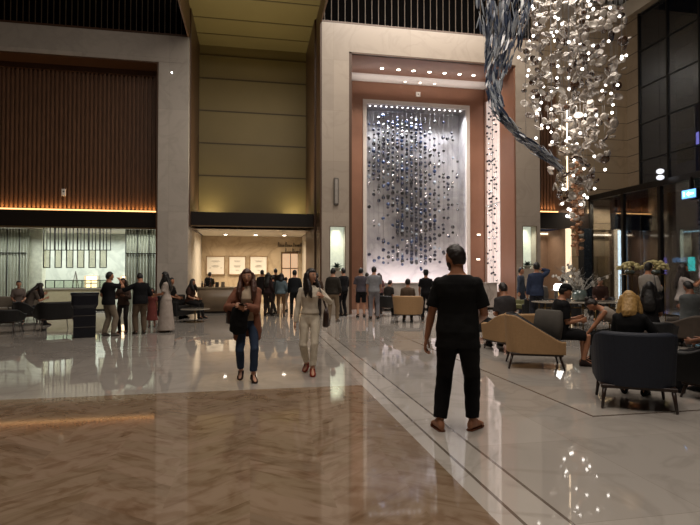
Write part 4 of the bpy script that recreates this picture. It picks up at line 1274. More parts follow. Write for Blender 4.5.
tub_chair('wide black armchair on thin legs beside the dark host stand', P_k2, facing(P_k2, -15), W=.86, D=.70, hb=.76, ha=.50, z0=.33, outer=m_blk, inner=m_blk, legr=.012, seat=.42, flare=.06)
P_k3 = ground(2, 334)
tub_chair('black armchair at the west edge next to the seated woman', P_k3, facing(P_k3, 20), W=.80, D=.70, hb=.62, ha=.48, z0=.32, outer=m_blk, inner=m_blk, legr=.012, seat=.42, flare=.05)
P_k4 = ground(27, 326)
tub_chair('black chair under the seated woman in grey', P_k4, facing(P_k4, 75), W=.60, D=.60, hb=.70, ha=.46, z0=.33, outer=m_blk, inner=m_blk, legr=.012, seat=.45)
P_g1 = ground(692, 346)
tub_chair('grey-brown armchair under the seated person in grey shirt', P_g1, facing(P_g1, -70), W=.80, D=.74, hb=.66, ha=.50, z0=.2, outer=mat('taupe_upholstery', '#4a4038', .75), inner=MATS['taupe_upholstery'], seat=.42)
P_g2 = ground(650, 352)
tub_chair('dark low armchair behind the blonde woman, dark-haired person in it', P_g2, facing(P_g2, 10), W=.78, D=.74, hb=.60, ha=.50, z0=.2, outer=m_dn, inner=m_dn, seat=.42)
P_g3 = ground(622, 363)
tub_chair('low grey armchair under the leaning woman with hair bun', P_g3, facing(P_g3, -95), W=.70, D=.7, hb=.58, ha=.48, z0=.2, outer=MATS['taupe_upholstery'], inner=MATS['taupe_upholstery'], seat=.42)
P_g4 = ground(728, 400)
tub_chair('black armchair at the east edge under the person in black sneakers', P_g4, facing(P_g4, -62), W=.78, D=.74, hb=.74, ha=.56, z0=.2, outer=m_blk, inner=m_blk, seat=.44)
P_ol = ground(517, 319)
tub_chair('small olive green tub chair on dark legs near the portal pier', P_ol, facing(P_ol, 180), W=.66, D=.6, hb=.62, ha=.52, z0=.36, outer=m_olive, inner=m_olive, seat=.5, legr=.014)

# grey cushion behind the man in the cap
c = Vector((P_beige.x + .05, P_beige.y + .02, 0))
t = G().loft([(Vector((0, 0, z)), Vector((1, 0, 0)), Vector((0, 1, 0)), rx, ry, .45) for z, rx, ry in ((.0, .22, .03), (.03, .26, .06), (.25, .27, .085), (.47, .26, .06), (.50, .22, .03))], 28).build('cushion', mat('grey_cushion', '#4c4843', .85, var=.1, bump=.2, bscale=300), None, smooth=True)
tag(t, 'square dark grey cushion propped upright behind the man in the cap', 'cushion')
t.location = (P_beige.x + .26, P_beige.y + .03, .43); t.rotation_euler = (math.radians(-6), 0, facing(P_beige, 42))

# two long black sofas with the people in white
def sofa(lab, px, yf, deg, W, m=m_blk):
    p = ground(px, yf); t = thing('sofa', lab, 'sofa', p, facing(p, deg))
    G().box(-W / 2, W / 2, -.38, .38, .12, .30).build('base', m, t, bevel=.03)
    G().box(-W / 2 + .14, -.01, -.24, .38, .30, .45).build('seat_cushion', m, t, bevel=.04)
    G().box(.01, W / 2 - .14, -.24, .38, .30, .45).build('seat_cushion', m, t, bevel=.04)
    G().box(-W / 2, W / 2, -.42, -.24, .12, .78).build('backrest', m, t, bevel=.05)
    for sx in (-1, 1):
        G().box(sx * W / 2 - .07, sx * W / 2 + .07, -.40, .38, .12, .60).build('armrest', m, t, bevel=.04)
        for sy in (-.3, .3): G().cyl((sx * (W / 2 - .1), sy, .002), (sx * (W / 2 - .1), sy, .13), .02, n=8).build('leg', m_wood, t)
    return p
P_s1 = sofa('black sofa behind the oval table seating two people in white shirts', 552, 324, 5, 1.5)
P_s2 = sofa('pale sofa at the far end by the bar wall', 8, 321, 180, 1.8, mat('pale_upholstery', '#6f665a', .8))
P_s3 = sofa('dark sofa beside the stone pier with seated people', 180, 318, 120, 1.6)

# glass-topped oval table, lamp and flower arrangement
p = ground(578, 331); TB = p
t = thing('oval_table', 'long oval table with pale top and thin metal legs under the flowers', 'table', p, -YAW)
top = G(); X, Y = Vector((1, 0, 0)), Vector((0, 1, 0))
top.loft([(Vector((0, 0, z)), X, Y, rx, ry, .8) for z, rx, ry in ((.755, 1.16, .50), (.765, 1.2, .53), (.785, 1.2, .53), (.795, 1.17, .51))], 40)
top.build('tabletop', mat('pale_table_top', '#a39c90', .12, var=.08, coat=.5), t)
for x, y in ((-.95, -.22), (-.95, .22), (-.35, -.36), (-.35, .36), (.3, -.36), (.3, .36), (.95, -.22), (.95, .22)):
    G().cyl((x, y, .002), (x, y, .757), .018, n=10).build('leg', m_brass, t, smooth=True)
G().box(-.98, .98, -.012, .012, .60, .63).build('stretcher', m_brass, t).location.y = 0
t['label'] = 'long oval table with pale top and thin metal legs under the flowers'
rnd = random.Random(3)
fa = thing('flower_arrangement', 'tall arrangement of white orchids and silver branches in glass vase on oval table', 'flowers', (p.x + .06, p.y, .796))
G().lathe([(.12, 0), (.17, .04), (.19, .16), (.16, .28), (.13, .30), (.115, .28), (.15, .16), (.11, .03)], n=20).build('vase', mat('smoky_vase', '#5c6a68', .08, coat=.8, spec=.9, var=.2), fa, smooth=True)
br = G(); bl = G()
for i in range(26):
    a = rnd.uniform(0, 2 * PI); e = rnd.uniform(.35, 1.35); ln = rnd.uniform(.45, .95)
    d = Vector((math.cos(a) * math.cos(e), math.sin(a) * math.cos(e) * .7, math.sin(e)))
    p0 = Vector((0, 0, .2)); pts = [p0]
    for s in range(4):
        d = (d + Vector((rnd.uniform(-.25, .25), rnd.uniform(-.25, .25), rnd.uniform(-.22, .1)))).normalized(); pts.append(pts[-1] + d * ln / 4)
    br.tube(pts, [.012, .010, .008, .006, .004], 6)
    if i % 2 == 0:
        for s in range(7):
            q = pts[2 + s % 3] + Vector((rnd.uniform(-.07, .07), rnd.uniform(-.07, .07), rnd.uniform(-.05, .07)))
            for k in range(5):
                b = k * 2 * PI / 5; v = Vector((math.cos(b), rnd.uniform(-.3, .3), math.sin(b)))
                bl.sph(q + v * .022, (.022, .012, .022), 6, 4)
    else:
        for s in range(4):
            q = pts[1 + s % 4]; v = Vector((rnd.uniform(-1, 1), rnd.uniform(-1, 1), rnd.uniform(.1, 1))).normalized()
            br.tube([q, q + v * .10, q + v * .16 + Vector((0, 0, .04))], [.006, .004, .002], 5)
br.build('branch', mat('silver_branch', '#8f8d88', .35, metal=.4, var=.3, scale=20), fa, smooth=True)
bl.build('blossom', mat('white_blossom', '#cfcac2', .6, var=.15), fa, smooth=True)
def table_lamp(lab, loc, s=1.0, e=4):
    t = thing('table_lamp', lab, 'lamp', loc)
    G().lathe([(.07 * s, 0), (.075 * s, .015), (.015 * s, .03), (.012 * s, .30 * s)], n=16).build('base', m_brass, t, smooth=True)
    G().lathe([(.11 * s, .28 * s), (.13 * s, .30 * s), (.12 * s, .42 * s), (.08 * s, .46 * s)], n=20).build('lamp_shade', emat('lit_shade%g' % e, (1.0, .96, .88), e), t, smooth=True)
q = Vector((TB.x - .48, TB.y + .12, .796)); table_lamp('small glowing table lamp on the oval table beside the flowers', q)
# side tables
def side_table(lab, loc, r=.28, h=.5, m=None):
    t = thing('side_table', lab, 'table', loc)
    G().lathe([(r - .01, h - .025), (r, h - .02), (r, h - .005), (r - .01, h)], n=28).build('tabletop', m or MATS['pale_table_top'], t)
    G().cyl((0, 0, .02), (0, 0, h - .02), .022, n=12).build('pole', m_brass, t)
    G().lathe([(r * .6, .002), (r * .6, .015), (.03, .03)], n=24).build('base', m_brass, t)
q = ground(640, 341); side_table('round side table with small lamp behind the dark-haired seated person', q, .45, .62)
table_lamp('small glowing lamp on the round table by the glass vestibule', Vector((q.x, q.y, .621)), .8, 4)
q = ground(694, 330); side_table('bright low round table at the east edge near the glass', q, .35, .62, mat('bright_top', '#b9b09c', .2))
q = ground(195, 322); side_table('low white table among the seated people beside the curved counter', q, .45, .42)

# flower stands near the vestibule
def flower_stand(lab, px, yf, seed):
    p = ground(px, yf); t = thing('flower_stand', lab, 'flowers', p, -YAW); r = random.Random(seed)
    for sx in (-1, 1):
        for sy in (-1, 1): G().cyl((sx * .17, sy * .17, .002), (sx * .17, sy * .17, 1.5), .012, n=8).build('leg', m_brass, t)
    G().box(-.19, .19, -.19, .19, 1.49, 1.51).build('tray', m_brass, t)
    G().lathe([(.10, 1.51), (.14, 1.55), (.13, 1.62)], n=16).build('bowl', MATS['smoky_vase'], t, smooth=True)
    g = G()
    for i in range(70):
        a = r.uniform(0, 2 * PI); e = r.uniform(0, 1.5); R_ = r.uniform(.85, 1.05)
        g.sph((math.cos(a) * math.cos(e) * .30 * R_, math.sin(a) * math.cos(e) * .30 * R_, 1.64 + math.sin(e) * .20 * R_), (.05, .05, .04), 7, 5)
    g.build('blossom', mat('yellow_blossom', '#b3a878', .6, var=.3, scale=15), t, smooth=True)
flower_stand('tall flower stand of cream blossoms beside the cool lit column', 630, 326, 4)
flower_stand('tall flower stand of cream blossoms in front of the dark glass mullion', 655, 333, 5)

# ------------------------------------------------------------------ desks, bar and shop fittings
g = thing('reception_desk', 'long white marble reception desk in front of the sphere artwork', 'desk', (7.7, 20.7, 0))
m_desk = marble('desk_marble', '#b0aaa4', '#77716c', rough=.2, scale=.9, veinamt=.45)
G().box(-2.4, 2.5, -.35, .05, .10, 1.10).build('desk_front', m_desk, g, bevel=.01)
G().box(-2.45, 2.55, -.40, .40, 1.10, 1.14).build('worktop', m_desk, g, bevel=.008)
G().box(-2.38, 2.48, -.30, .35, .002, .10).build('plinth', m_black, g)
G().box(-2.4, -2.2, .05, .38, .10, 1.10).build('side_panel', m_desk, g); G().box(2.3, 2.5, .05, .38, .10, 1.10).build('side_panel', m_desk, g)

p0 = ground(196, 313.5); p1 = ground(222, 313.5)
t = thing('curved_counter', 'rounded taupe stone counter in front of the shop', 'counter', (p0.x + .86, p0.y + .3, 0))
m_cnt = mat('taupe_stone', '#7d6c58', .35, var=.1, scale=2)
X, Y = Vector((1, 0, 0)), Vector((0, 1, 0))
G().loft([(Vector((0, 0, z)), X, Y, rx, ry, .6) for z, rx, ry in ((.08, .78, .42), (.95, .86, .48))], 36).build('counter_front', m_cnt, t, smooth=True)
G().loft([(Vector((0, 0, z)), X, Y, rx, ry, .6) for z, rx, ry in ((.95, .9, .5), (1.0, .9, .5))], 36).build('worktop', mat('taupe_top', '#8f8069', .2), t)
G().loft([(Vector((0, 0, z)), X, Y, rx, ry, .6) for z, rx, ry in ((.002, .72, .38), (.08, .72, .38))], 36).build('plinth', m_black, t)
cx, cy = t.location.x, t.location.y
bm_ = mat('bottle_brown', '#3c1e14', .15, coat=.5)
for dx, lab in ((-.66, 'dark brown bottle at the west end of the curved counter'), (-.56, 'dark brown bottle next to the end bottle on the curved counter'), (-.36, 'taller brown bottle near the small frames on the curved counter')):
    b = thing('bottle', lab, 'bottle', (cx + dx, cy - .1, 1.0), 0, 'bottles on the curved counter')
    h = .22 if 'taller' not in lab else .27
    G().lathe([(.035, 0), (.04, .01), (.04, h * .6), (.015, h * .78), (.014, h)], n=14).build('bottle_body', bm_, b, smooth=True)
    G().lathe([(.017, h - .03), (.017, h + .01)], n=12).build('cap', m_black, b)
for dx, col_, lab in ((-.10, '#2a2622', 'small dark framed card standing on the curved counter'), (.12, '#7d7362', 'small light framed card standing on the curved counter')):
    b = thing('table_card', lab, 'card', (cx + dx, cy - .12, 1.0)); G().box(-.07, .07, -.01, .01, 0, .19).build('frame', m_black, b, bevel=.004)
    G().box(-.06, .06, -.014, -.009, .012, .178).build('card', mat('card_' + col_[1:], col_, .5), b)

# three framed prints in the shop
m_paper = mat('print_paper', '#d9d2c4', .5, var=.02); m_ink = mat('print_ink', '#8c8378', .6)
for i, (xa, xb) in enumerate(((206, 225), (228.5, 246), (249.5, 267.5))):
    a, b = at(xa, 275, 26.44), at(xb, 256, 26.44); w2_, h2_ = b.x - a.x, b.z - a.z
    t = thing('framed_print', 'white framed print on the shop wall, %s of three from the west' % ordinal(i), 'picture', (a.x, 26.44, a.z), 0, 'framed prints in the shop')
    G().box(0, w2_, -.02, .055, 0, .04).box(0, w2_, -.02, .055, h2_ - .04, h2_).box(0, .04, -.02, .055, 0, h2_).box(w2_ - .04, w2_, -.02, .055, 0, h2_).build('frame', mat('light_wood_frame', '#8a6c48', .4), t)
    G().box(.03, w2_ - .03, .0, .03, .03, h2_ - .03).build('print', m_paper, t)
    g = G(); r = random.Random(40 + i)
    for (cx_, cz_, w_, n_) in ((.5, .74, .22, 3), (.5, .50, .18, 4)) + (((.22, .38, .05, 2), (.80, .38, .05, 2)) if i == 0 else ((.5, .25, .10, 2),)):
        for k in range(n_):
            zz = h2_ * cz_ - k * .03; ww = w2_ * w_ * r.uniform(.6, 1.2)
            g.box(w2_ * cx_ - ww, w2_ * cx_ + ww, -.005, .0, zz, zz + .012)
    g.build('printed_lines', m_ink, t)
# shop lettering: two lines of dark script standing on the wall
t = thing('wall_lettering', 'two lines of dark script lettering on the shop wall', 'sign', (at(278, 250, 26.4).x, 26.49, at(278, 250, 26.4).z))
g = G(); r = random.Random(12)
def script(x0, z0, n, h):
    x = x0; pts = []
    for i in range(n):
        tall = h * (2.0 if i % 4 == 0 else 1.0) * r.uniform(.85, 1.1); w_ = r.uniform(.07, .10)
        pts += [(x, -.015, z0), (x + w_ * .35, -.015, z0 + tall), (x + w_ * .7, -.015, z0 + tall * .85), (x + w_ * .55, -.015, z0 + .01)]
        x += w_
        if i % 4 == 3: g.tube(pts, .012, 6); pts = []; x += .03
    if pts: g.tube(pts, .012, 6)
script(.0, .16, 14, .13); script(.36, -.16, 9, .12)
g.build('script_letters', mat('dark_letter', '#4a3c30', .4), t, smooth=True)
for i, px in enumerate((226, 255.5, 284)):
    q = at(px, 232.5, 25.6)
    downlight('round warm downlight in the shop ceiling, %s of three from the west' % ordinal(i), (q.x, 25.3, 3.37), 'downlights in the shop ceiling', .08, 12)

# bar: counter, glass rail, hanging glass panels, lit bottle shelves, host stand
a, b = at(42, 300, 22.9), at(110, 300, 22.9)
t = thing('bar_counter', 'pale stone bar counter in the bright hall under the fascia', 'counter', ((a.x + b.x) / 2, 22.9, 0)); hw = (b.x - a.x) / 2
G().box(-hw, hw, -.3, .3, .08, .88).build('counter_front', mat('bar_stone', '#a39a80', .35, var=.06), t, bevel=.01)
G().box(-hw - .04, hw + .04, -.34, .34, .88, .93).build('worktop', MATS['pale_table_top'], t, bevel=.006)
G().box(-hw, hw, -.26, .28, .002, .08).build('plinth', m_black, t)
rl = thing('bar_glass_screen', 'low black framed glass screen standing on the bar counter', 'screen', (t.location.x, 22.7, .93))
g = G(); g.box(-hw * .85, hw, -.015, .015, .30, .33).box(-hw * .85, hw, -.015, .015, 0, .02)
for i in range(8):
    x = -hw * .85 + i * (hw * 1.85) / 7; g.box(x - .015, x + .015, -.015, .015, 0, .33)
g.build('frame', m_black, rl)
m_pg = glassmat('panel_glass', (.80, .84, .78), .8)
G().box(-hw * .84, hw * .99, -.004, .004, .02, .30).build('pane', m_pg, rl)
ws = ['first', 'second', 'third', 'fourth', 'fifth', 'sixth']
for i, xa in enumerate((43, 54.5, 66, 77, 88.5, 99.5)):
    A0, B0 = at(xa, 268, 21.6), at(xa + 7.5, 250.5, 21.6); w_, h_ = B0.x - A0.x, B0.z - A0.z; hz = 3.3 - A0.z
    t = thing('hanging_glass_panel', 'black framed pale glass panel hanging over the bar, %s from the west' % ws[i], 'glass panel', (A0.x, 21.6, A0.z), 0, 'hanging glass panels over the bar')
    g = G(); e_ = .03
    for x in (0, w_ - e_): g.box(x, x + e_, -.015, .015, 0, hz)
    for x in (w_ * .5 - e_ / 2, w_ + .12): g.box(x, x + e_ * .8, -.015, .015, h_, hz)
    for z_ in (0, h_): g.box(0, w_ + (.15 if z_ else 0), -.015, .015, z_, z_ + e_)
    g.build('frame', m_black, t)
    G().box(e_, w_ - e_, -.004, .004, e_, h_).build('pane', glassmat('frosted_pane', (.82, .80, .74), .8), t)
# easel-shaped stand and two lit shelves
q = at(77, 286, 24.6)
t = thing('tripod_stand', 'small dark tripod easel behind the bar counter', 'stand', (q.x, 24.4, .95))
t.location.z = 0
for dx, dy in ((-.30, 0), (.30, 0), (0, .35)): G().cyl((dx, dy, .002), (0, 0, 1.62), .022, .016, 8).build('leg', MATS['brushed_grey'], t)
def lit_shelf(px0, px1, lab, seed):
    A0, B0 = at(px0, 292, 24.75), at(px1, 275.5, 24.75); w_ = B0.x - A0.x; h_ = B0.z
    t = thing('lit_cabinet', lab, 'cabinet', (A0.x, 24.75, 0))
    g = G(); g.box(0, w_, .2, .24, .002, h_)
    for x in (0, w_ - .03): g.box(x, x + .03, -.05, .2, .002, h_)
    for z_ in (h_ - .03, h_ - .36, h_ - .70, .05): g.box(.03, w_ - .03, -.05, .2, z_, z_ + .03)
    g.build('carcass', m_pale, t)
    for k, z_ in enumerate((h_ - .33, h_ - .67)):
        G().box(.04, w_ - .04, .17, .19, z_ + .01, z_ + .29).build('light_panel', mat('shelf_backlight', '#ffe6c0', .5, emit=(1.0, .78, .5), estr=2.2), t)
lit_shelf(84, 98, 'warm lit shelf cabinet behind the bar, beside the tripod easel', 1)
lit_shelf(120, 128, 'narrow warm lit shelf cabinet behind the man in black', 2)

q = ground(84.5, 337)
t = thing('host_stand', 'dark navy host stand with flared top ledge', 'stand', q, -math.atan2(q.x, q.y))
m_host = mat('navy_lacquer', '#10131d', .3, var=.1)
X, Y = Vector((1, 0, 0)), Vector((0, 1, 0))
G().box(-.24, .24, -.2, .2, .002, .70).build('cabinet_body', m_host, t, bevel=.01)
G().loft([(Vector((0, 0, z)), X, Y, rx, ry, .3) for z, rx, ry in ((.70, .25, .20), (.78, .29, .23), (1.0, .29, .23), (1.04, .31, .25), (1.07, .31, .25))], 32).build('top', m_host, t)
G().box(-.25, .25, -.205, -.195, .52, .53).box(-.25, .25, -.205, -.195, .25, .26).build('drawer_line', MATS['brushed_grey'], t)

# vestibule sign and the street signs
q = atx(693, 194, XV)
t = thing('hanging_sign', 'small blue and white illuminated sign above the glass entrance', 'sign', (XV - .12, q.y, q.z))
G().box(-.04, .04, -.30, .30, -.16, .16).build('sign_box', m_black, t, bevel=.01)
G().box(-.05, -.039, -.28, .28, -.14, .14).build('sign_face', emat('sign_blue', (.10, .42, 1.0), 1.6), t)
g = G(); g.box(-.056, -.05, -.20, -.02, -.03, .03).slab([(-.056, -.02, -.09), (-.056, .10, 0), (-.056, -.02, .09)], Vector((.006, 0, 0))).box(-.056, -.05, .16, .22, -.08, .08)
g.build('sign_symbol', emat('sign_white', (.7, .95, 1.0), 2.0), t)
G().box(.0, .13, -.03, .03, .10, ZV - q.z - .05).build('bracket', m_black, t)
def neon(lab, px, py, X_, w_, h_, colr, st):
    q = atx(px, py, X_); t = thing('street_sign', lab, 'sign', (X_, q.y, q.z))
    G().box(.0, .25, -w_ / 2, w_ / 2, -h_ / 2, h_ / 2).build('sign_box', m_black, t)
    G().box(-.02, .0, -w_ / 2 + .03, w_ / 2 - .03, -h_ / 2 + .03, h_ / 2 - .03).build('sign_face', emat('neon_%d' % int(px), colr, st), t)
neon('teal lit vertical sign across the street', 691.5, 264, 44.75, .95, 1.5, (.05, .85, .70), 3.5)
neon('faint blue lit band beside the teal sign across the street', 678, 260, 44.75, 2.2, .55, (.25, .50, .85), 1.0)
neon('thin pale blue light line on the far tower', 696, 231, 44.75, 3.4, .18, (.45, .80, .85), 3.0)
neon('violet glowing panel imitating a reflection behind the glass mullion', 665, 266, 44.75, .6, 1.9, (.32, .22, .85), 1.6)  # reflection built as a glowing panel on the far side of the street
neon('small violet square light high on the tower', 698, 138, 44.75, .5, 1.3, (.3, .25, .8), 1.6)
# twin pale lights hanging by the transom
q = atx(661, 176, XV)
t = thing('pendant_light', 'pair of small stacked pale lights hanging above the glass entrance', 'pendant light', (XV - .3, q.y - .3, q.z))
G().sph((0, 0, .10), (.13, .13, .09), 14, 8).sph((0, 0, -.12), (.13, .13, .09), 14, 8).build('lamp_glass', mat('pendant_glow', '#cccccc', .3, emit=(.9, .92, 1.0), estr=.8), t, smooth=True)
G().cyl((0, 0, .15), (0, 0, CZ - q.z), .006, n=5).build('cable', m_black, t)
for i, (px, py) in enumerate(((652, 203), (652, 215), (664, 212), (661, 222))): pass

# ------------------------------------------------------------------ people of the photograph
def W3(x, y, z): return (x, y, z)
person('man in black t-shirt and black trousers standing with his back turned, brown sandals', 458, 432, 245, face=8, skin='tan', hair='dark', detail=3, beard=True, head=(-52, 0), nod=.10,
       pelvis=(0, 0, .945), legs=((-.17, .00, .085, (-.1, 1, 0)), (.12, .12, .085, (.1, 1, 0))), arms=(((-.30, .03, .85), (-.6, -1, -.2)), ((.17, .26, 1.02), (.5, -.9, -.3))),
       topc='#0c0c0d', hem=.80, loose=1.6, girth=1.05, botc='#0b0b0d', botlen=.12, botloose=1.12, sandals=True, shoe='#6b3d26', show_face=True, toe=(-30, 22), curl=30, sleeve='short')
person('woman walking with long auburn hair, beige cardigan, dark top and blue jeans, holding a phone', 247, 380, 268, face=178, female=True, girth=.92, skin='light', hair='auburn', hairstyle='long', detail=2, show_face=True, head=(6, 3), nod=.12,
       pelvis=(0, 0, .935), legs=((-.09, .13, .085), (.09, -.10, .12)), arms=((( .06, .27, 1.17), (-.7, -.5, -.5)), ((.14, .26, 1.15), (.8, -.4, -.6))),
       topc='#b3a08a', sleeve='short', hem=.95, cardigan='#7d5240', botc='#2c3a50', botlen=.17, shoe='#2a1a14', bag=('dark brown handbag on the arm of the woman in jeans', '#2a1814', 1, 1.02, .16, .13, .02),
       phone=('dark phone held at chest height by the woman in jeans', 1))
ctx = None
t = thing('folded_jacket', 'black jacket draped over the arm of the woman in jeans', 'jacket', ground(247, 380), -(math.atan2(ground(247, 380).x, ground(247, 380).y) + math.radians(178)))
g = G(); X, Y = Vector((1, 0, 0)), Vector((0, 1, 0))
g.loft([(Vector((.09, .22, 1.10)), X, Y, .10, .05), (Vector((.10, .22, 1.02)), X, Y, .125, .07), (Vector((.12, .20, .88)), X, Y, .13, .065), (Vector((.13, .18, .74)), X, Y, .12, .05), (Vector((.12, .18, .68)), X, Y, .08, .03)], 18)
g.build('jacket_cloth', cloth('#0e0f12'), t, vox=.012, sm=2, wr=.03, wrs=.08)
person('woman walking in cream long-sleeved blouse and cream trousers, dark wavy hair, head turned aside', 310, 373, 268, face=186, female=True, girth=.90, skin='light', hair='dark', hairstyle='long', detail=2, show_face=True, head=(-52, 0),
       pelvis=(0, 0, .935), legs=((-.06, .18, .085), (.07, -.14, .13)), arms=(((-.22, .10, 1.28), (-.6, -1, -.6)), ((.25, .05, .80), None)),
       topc='#cbc1b0', sleeve='long', hem=1.0, botc='#c4baa8', botlen=.16, botloose=1.0, shoe='#7a2e22', bag=('brown leather shoulder bag on the woman in cream', '#2c1713', -1, .93, .13, .16, .02))
# the group by the host stand
person('man in dark shirt and light trousers by the host stand, hand raised to his face', 108.5, 336, 272, face=60, skin='tan', hair='black', detail=1, head=(10, 0), H=1.6,
       legs=((-.12, -.06, .085), (.12, .06, .085)), arms=(((-.20, .10, .95), None), ((.16, .22, 1.52), (.8, .5, -.5))), topc='#17171b', sleeve='short', hem=.86, loose=1.8, girth=1.1, botc='#7c7163', botloose=1.15, shoe='#5b5550')
person('person in brown standing between the two men at the host stand', 123, 333, 278, face=200, female=True, skin='brown', hair='dark', hairstyle='bob', detail=1, topc='#4a3a32', sleeve='long', botc='#241e1c', arms=(((-.12, .24, 1.20), None), ((.14, .24, 1.15), None)))
person('man in black shirt and khaki trousers facing the bar, arms spread', 140, 334, 272.5, face=-15, skin='tan', hair='black', detail=1, head=(0, 0), nod=.5,
       arms=(((-.38, .30, 1.30), (-.5, -.6, -.4)), ((.22, .22, 1.10), None)), topc='#0c0c10', sleeve='long', hem=.86, loose=1.8, girth=1.08, botc='#5a4c3e', botloose=1.15, shoe='#3a322c')
person('woman in long white dress with long black hair', 166, 332, 271.5, face=-72, female=True, skin='tan', hair='black', hairstyle='long', detail=1, bottom='dress', botlen=.06, topc='#a39890', sleeve='short', arms=(((-.10, .30, 1.08), None), ((.12, .32, 1.05), None)), shoe='#6a5a4c', head=(0, 0), nod=.2)
person('child in dusty red dress behind the woman in white', 152, 327, 288, face=190, female=True, skin='brown', hair='dark', hairstyle='bob', detail=0, bottom='dress', botlen=.3, topc='#6b3632', sleeve='short')
# seated at the west edge
person('woman leaning on her hand in a black chair near the bar, grey top', pos=P_k4, face=75, H=1.62, female=True, skin='tan', hair='dark', hairstyle='long', detail=1, seat=.45, lean=.55, nod=.6, topc='#4c443e', sleeve='short', botc='#1b1b20', arms=(((.02, .44, .98), None), ((.10, .50, .86), None)))
q = ground(-3, 321)
person('person in pale top seated on the far pale sofa', pos=P_s2 + Vector((.3, 0, 0)), face=180, H=1.6, female=True, hair='dark', detail=0, seat=.45, topc='#6a5f5a', botc='#2a2726', lean=.3)
# pier group
person('seated person in black on the dark sofa, one end by the pier', pos=P_s3 + Vector((-.35, .1, 0)), face=120, H=1.7, detail=0, seat=.45, topc='#141214', botc='#1a1818', hair='black')
person('seated person in brown on the dark sofa, long dark hair', pos=P_s3 + Vector((.30, -.15, 0)), face=120, H=1.65, female=True, detail=0, seat=.45, topc='#3a2620', botc='#1a1818', hair='dark', hairstyle='long', lean=.2)
person('person with dark backpack leaning over the far side of the curved counter', 209, 309, 272, face=20, detail=1, topc='#2c2c22', sleeve='short', botc='#232323', hair='black', skin='tan', pack=('dark backpack worn at the curved counter', '#15171a'), lean=.15)
# crowd in front of the shop
crowd = [
 (262, 311, 270, 10, dict(topc='#1b1516', botc='#171719', hair='black', sleeve='long'), 'person in dark long-sleeved top behind the woman in jeans'),
 (268, 316, 272.5, 30, dict(topc='#2a1c1c', botc='#2c2220', hair='black', female=True, hairstyle='long', sleeve='long'), 'person in dark brown standing nearest behind the woman in jeans'),
 (272.5, 314, 275, -60, dict(topc='#20272a', botc='#33302e', hair='black', sleeve='short'), 'walking person in dark grey top with brown bag'),
 (275.5, 308, 268.5, 0, dict(topc='#2a2420', botc='#2a2622', hair='black'), 'tall person farthest inside the shop entrance'),
 (281, 316, 273, 5, dict(topc='#5c6c74', botc='#7a6048', hair='black', female=True, hairstyle='bob', sleeve='long'), 'person in light blue-grey jacket and tan trousers'),
 (286, 311, 277, -40, dict(topc='#b3a69c', botc='#a8998a', hair='dark', female=True, sleeve='long'), 'person in pale clothing beside the blue-grey jacket'),
 (294.5, 317, 270, 0, dict(topc='#16191e', botc='#0f1013', hair='black', sleeve='long'), 'person in black behind the shoulder of the woman in cream'),
 (316.5, 319, 273, 10, dict(topc='#4a3a30', botc='#2a2320', hair='black', sleeve='short'), 'person in brown glimpsed past the face of the woman in cream'),
 (333, 322, 268, 15, dict(topc='#2c2823', botc='#7b6b58', hair='black', sleeve='long', girth=1.08, pack=None), 'man in olive-grey jacket and khaki trousers by the pier'),
 (343.5, 316, 268, -40, dict(topc='#121216', botc='#101014', hair='black', sleeve='long'), 'man all in black walking in front of the lit niche'),
 (361, 317, 268, 0, dict(topc='#4c4850', botc='#121216', hair='black', sleeve='short', bottom='shorts'), 'man in grey top and black shorts facing the artwork'),
 (367, 313, 272.5, 0, dict(topc='#5c4844', botc='#3a3232', hair='dark', female=True), 'shorter person between the two men facing the artwork'),
 (374, 319, 266.5, 5, dict(topc='#82848a', botc='#77767c', hair='black', sleeve='short', girth=1.08), 'man in light grey shirt and light grey trousers facing the artwork'),
 (379, 314, 273, -20, dict(topc='#6a4a4a', botc='#1c1a1e', hair='brown', female=True, hairstyle='bob'), 'person in dusty rose top beside the light grey man'),
 (426, 320, 270, 0, dict(topc='#0e0e12', botc='#101014', hair='black', sleeve='short', hat='brim', hatc='#0c0c0f'), 'person in black with brimmed hat in front of the reception desk'),
]
for i, (px, yf, tp, fc, kw, lab) in enumerate(crowd):
    r = random.Random(i * 7 + 1); st = r.uniform(-.12, .12)
    kw = dict(kw)
    person(lab, px, yf, tp, face=fc, detail=1 if px > 330 else 0, skin=r.choice(('tan', 'brown', 'light')), legs=((-.11, st, .085), (.11, -st, .085)), head=(r.uniform(-20, 20), 0),
           arms=(((-.22, .10 + r.uniform(0, .12), .88), None), ((.20, .12 + r.uniform(0, .16), .95), None)), shoe=r.choice(('#191716', '#6a625a', '#2c2420')), **kw)
person('seated person with dark hair in the beige barrel chair', pos=P_b3 + Vector((.02, .08, 0)), face=0, H=1.68, detail=1, seat=.44, topc='#5a4c40', botc='#2a2622', hair='black', skin='tan')
person('seated person in dark clothing in the small black armchair', pos=P_k1, face=40, H=1.55, detail=0, seat=.46, topc='#2a2624', botc='#151515', hair='dark', lean=.3)
